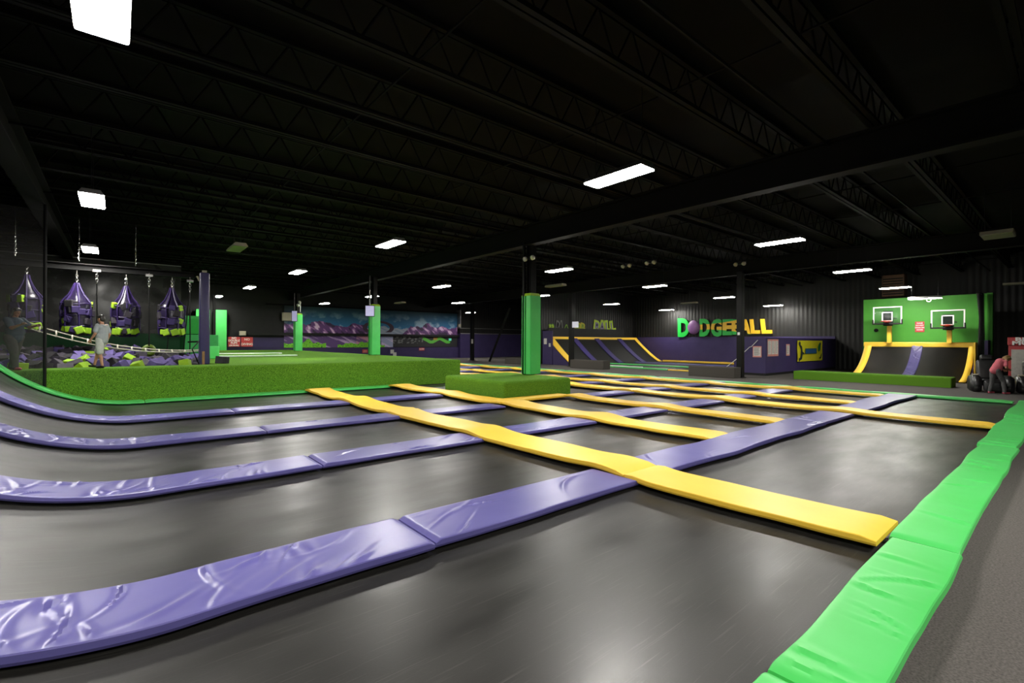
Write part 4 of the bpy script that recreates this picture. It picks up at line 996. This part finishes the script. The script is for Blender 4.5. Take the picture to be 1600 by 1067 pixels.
def person(label,loc,face,H,J,mats,hairlen,fat=1.0,short_legs=False,vox=.0085,shoem=None):
    """J: joints in a 1.75 m frame (forward,left,up)"""
    t=thing('person',label,'person',loc); s=H/1.75
    f=Vector(face).normalized(); l=Vector((-f.y,f.x,0))
    def W(p): p=Vector(p); return (f*p.x+l*p.y+Vector((0,0,p.z)))*s
    j={k:W(v) for k,v in J.items()}
    skin,shirt,pants,hair,shoe=mats; F=fat
    up=(j['neck']-j['pelvis']).normalized(); hd=(j['head']-j['neck']).normalized()
    hf=W(J['look'])*(1/s) if 'look' in J else f; hf=(hf/ s if False else (f*J['look'][0]+l*J['look'][1]+Vector((0,0,J['look'][2])))).normalized(); hf=(hf-hd*hf.dot(hd)).normalized(); hl=hd.cross(hf)
    rot=Matrix((hf,hl,hd)).transposed().to_4x4()
    def HP(a,b,c): return j['head']+(hf*a+hl*b+hd*c)*s
    b=BM()
    ell(b,HP(0,0,.015),(.098*s,.078*s,.115*s),rot); ell(b,HP(.03,0,-.055),(.066*s,.058*s,.062*s),rot)
    capsule(b,HP(.095,0,.02),HP(.112,0,-.018),.010*s,.016*s,8)           # nose
    ell(b,HP(.082,0,-.055),(.016*s,.026*s,.010*s),rot); ell(b,HP(.075,0,-.092),(.022*s,.024*s,.018*s),rot)
    for q in (-1,1): ell(b,HP(-.005,q*.08,-.005),(.022*s,.010*s,.032*s),rot)   # ears
    capsule(b,j['neck']-up*.03*s,j['head']-hd*.06*s,.056*s*F,.05*s)
    ch=j['chest']; capsule(b,j['pelvis'],ch,.125*s*F,.13*s*F); 
    for q in 'lr':
        capsule(b,j['sh'+q],j['el'+q],.048*s*F,.038*s*F); capsule(b,j['el'+q],j['wr'+q],.038*s*F,.026*s)
        capsule(b,ch,j['sh'+q],.10*s*F,.06*s)
        capsule(b,j['hip'+q],j['kn'+q],.08*s*F,.052*s); capsule(b,j['kn'+q],j['an'+q],.052*s,.036*s)
        capsule(b,j['kn'+q]*.65+j['an'+q]*.35-f*.015*s,j['kn'+q]*.5+j['an'+q]*.5-f*.01*s,.05*s,.042*s)
        hand(b,j['wr'+q],j['el'+q],f*J['palm'][0]+l*J['palm'][1]*(-1 if q=='l' else 1)+Vector((0,0,J['palm'][2])),s,1 if q=='l' else -1)
    obj('body',fuse(b,.0055,3),skin,t,True)
    # eyes, brows
    for q in (-1,1):
        b=BM(); ell(b,HP(.088,q*.033,.012),(.010*s,.014*s,.008*s),rot); obj('eye',b,EYE,t,True)
    b=BM(); ell(b,HP(.093,0,-.056),(.010*s,.024*s,.007*s),rot); obj('mouth',b,LIP,t,True)
    # hair
    b=BM(); ell(b,HP(-.016,0,.042),(.104*s,.088*s,.102*s),rot); ell(b,HP(-.045,0,-.01),(.074*s,.084*s,.10*s),rot)
    for q in range(7): capsule(b,HP(.05,-.055+.018*q,.095),HP(.082,-.06+.02*q,.060),.022*s,.010*s,8)
    if hairlen:
        for q in range(-4,5):
            p0=HP(-.055+.012*abs(q),q*.021,.04); p1=HP(-.075+.03*abs(q)*.6,q*.024,-.10); p2=p1+(Vector((0,0,-1))*.10+hf*.02)*s*hairlen
            capsule(b,p0,p1,.03*s,.03*s,8); capsule(b,p1,p2,.03*s,.016*s,8)
    obj('hair',fuse(b,.007*s+.002,2),hair,t,True)
    # shirt
    b=BM(); g=.022*s
    capsule(b,j['pelvis']-up*.02*s,ch,.145*s*F+g*.4,.145*s*F+g*.3)
    ell(b,j['pelvis']+(ch-j['pelvis'])*.35+f*.02*s*F,(.15*s*F,.17*s*F,.2*s),Matrix((f,l,Vector((0,0,1)))).transposed().to_4x4())
    for q in 'lr':
        capsule(b,ch,j['sh'+q]-up*.02*s,.125*s*F,.062*s*F); e=j['sh'+q].lerp(j['el'+q],.68); capsule(b,j['sh'+q],e,.060*s*F,.066*s*F)
    capsule(b,ch,j['neck']-up*.045*s,.12*s,.062*s*F)
    bm_=fuse(b,.009,4)
    for v in bm_.verts: v.co += Vector((noise.noise(v.co*9),noise.noise(v.co*9+Vector((3,1,2))),0))*.008
    obj('shirt',bm_,shirt,t,True)
    # trousers
    b=BM(); ell(b,j['pelvis']-up*.02*s,(.135*s*F,.16*s*F,.12*s),Matrix((f,l,Vector((0,0,1)))).transposed().to_4x4())
    for q in 'lr':
        if short_legs: e=j['hip'+q].lerp(j['kn'+q],.92); capsule(b,j['hip'+q],e,.105*s*F,.10*s)
        else:
            capsule(b,j['hip'+q],j['kn'+q],.105*s*F,.078*s*F); capsule(b,j['kn'+q],j['an'+q]+Vector((0,0,.0)),.076*s*F,.058*s*F)
    bm_=fuse(b,.009,4)
    for v in bm_.verts: v.co += Vector((noise.noise(v.co*8),noise.noise(v.co*8+Vector((3,1,2))),0))*.010
    obj('shorts' if short_legs else 'trousers',bm_,pants,t,True)
    for q in 'lr':
        b=BM(); a=j['an'+q]; td=W(J['toe'+q])*1.0; td=td.normalized(); 
        capsule(b,a-Vector((0,0,.03*s)),a+td*.03*s-Vector((0,0,.035*s)),.045*s,.045*s); capsule(b,a-td*.03*s-Vector((0,0,.045*s)),a+td*.17*s-Vector((0,0,.05*s)),.038*s,.034*s)
        obj('shoe',fuse(b,.008,2),shoe,t,True)
    return t
left=(-.769,.639,0); right=(.769,-.639,0)
JB=dict(pelvis=(0,0,.95),chest=(.0,0,1.30),neck=(.0,0,1.47),head=(.03,0,1.63),look=(1,0,-.12),palm=(0,1,0),
  shl=(0,.18,1.41),shr=(0,-.18,1.41),ell=(.02,.24,1.13),elr=(-.05,-.24,1.12),wrl=(.17,.24,.93),wrr=(.06,-.25,.87),
  hipl=(.0,.09,.92),hipr=(.0,-.09,.92),knl=(-.02,.10,.50),knr=(.22,-.09,.54),anl=(-.10,.10,.085),anr=(.32,-.09,.10),toel=(1,0,0),toer=(1,0,.1))
person('boy in a grey t-shirt and pale shorts walking left along the turf edge',(-.31,17.42,.97),left,1.46,JB,(SKIN,TEE,SHORT,HAIRB,SHOEB),0,1.08,True)
JM=dict(pelvis=(0,0,.95),chest=(.02,0,1.30),neck=(.03,0,1.47),head=(.07,0,1.62),look=(1,-.25,-.1),palm=(1,0,0),
  shl=(.02,.21,1.41),shr=(.02,-.21,1.41),ell=(.22,.22,1.2),elr=(.22,-.27,1.17),wrl=(.45,.16,1.24),wrr=(.44,-.22,1.27),
  hipl=(.0,.11,.92),hipr=(.0,-.11,.92),knl=(-.10,.13,.50),knr=(.14,-.13,.50),anl=(-.20,.14,.085),anr=(.18,-.14,.085),toel=(1,.1,0),toer=(1,-.1,0))
person('man in a teal shirt and dark trousers holding a bag behind the net',(-2.03,17.6,.97),right,1.60,JM,(SKIND,TEAL,PANT,HAIRB,SHOEP),.25,1.30)
JW=dict(pelvis=(-.10,0,.93),chest=(.10,0,1.24),neck=(.22,0,1.34),head=(.36,0,1.38),look=(.5,-.15,-1),palm=(0,1,0),
  shl=(.16,.16,1.29),shr=(.16,-.16,1.29),ell=(.14,.22,1.03),elr=(.10,-.22,1.03),wrl=(.33,.12,.94),wrr=(.33,-.12,.95),
  hipl=(-.10,.09,.90),hipr=(-.10,-.09,.90),knl=(-.08,.13,.50),knr=(.10,-.12,.50),anl=(-.16,.15,.085),anr=(.14,-.13,.085),toel=(1,.1,0),toer=(1,-.1,0))
person('woman in a pink top with blonde hair bending over beside the massage chairs',(24.05,1.95,FZ),right,1.58,JW,(SKIN,PINK,LEGG,HAIRY,SHOEP),.7,.98)
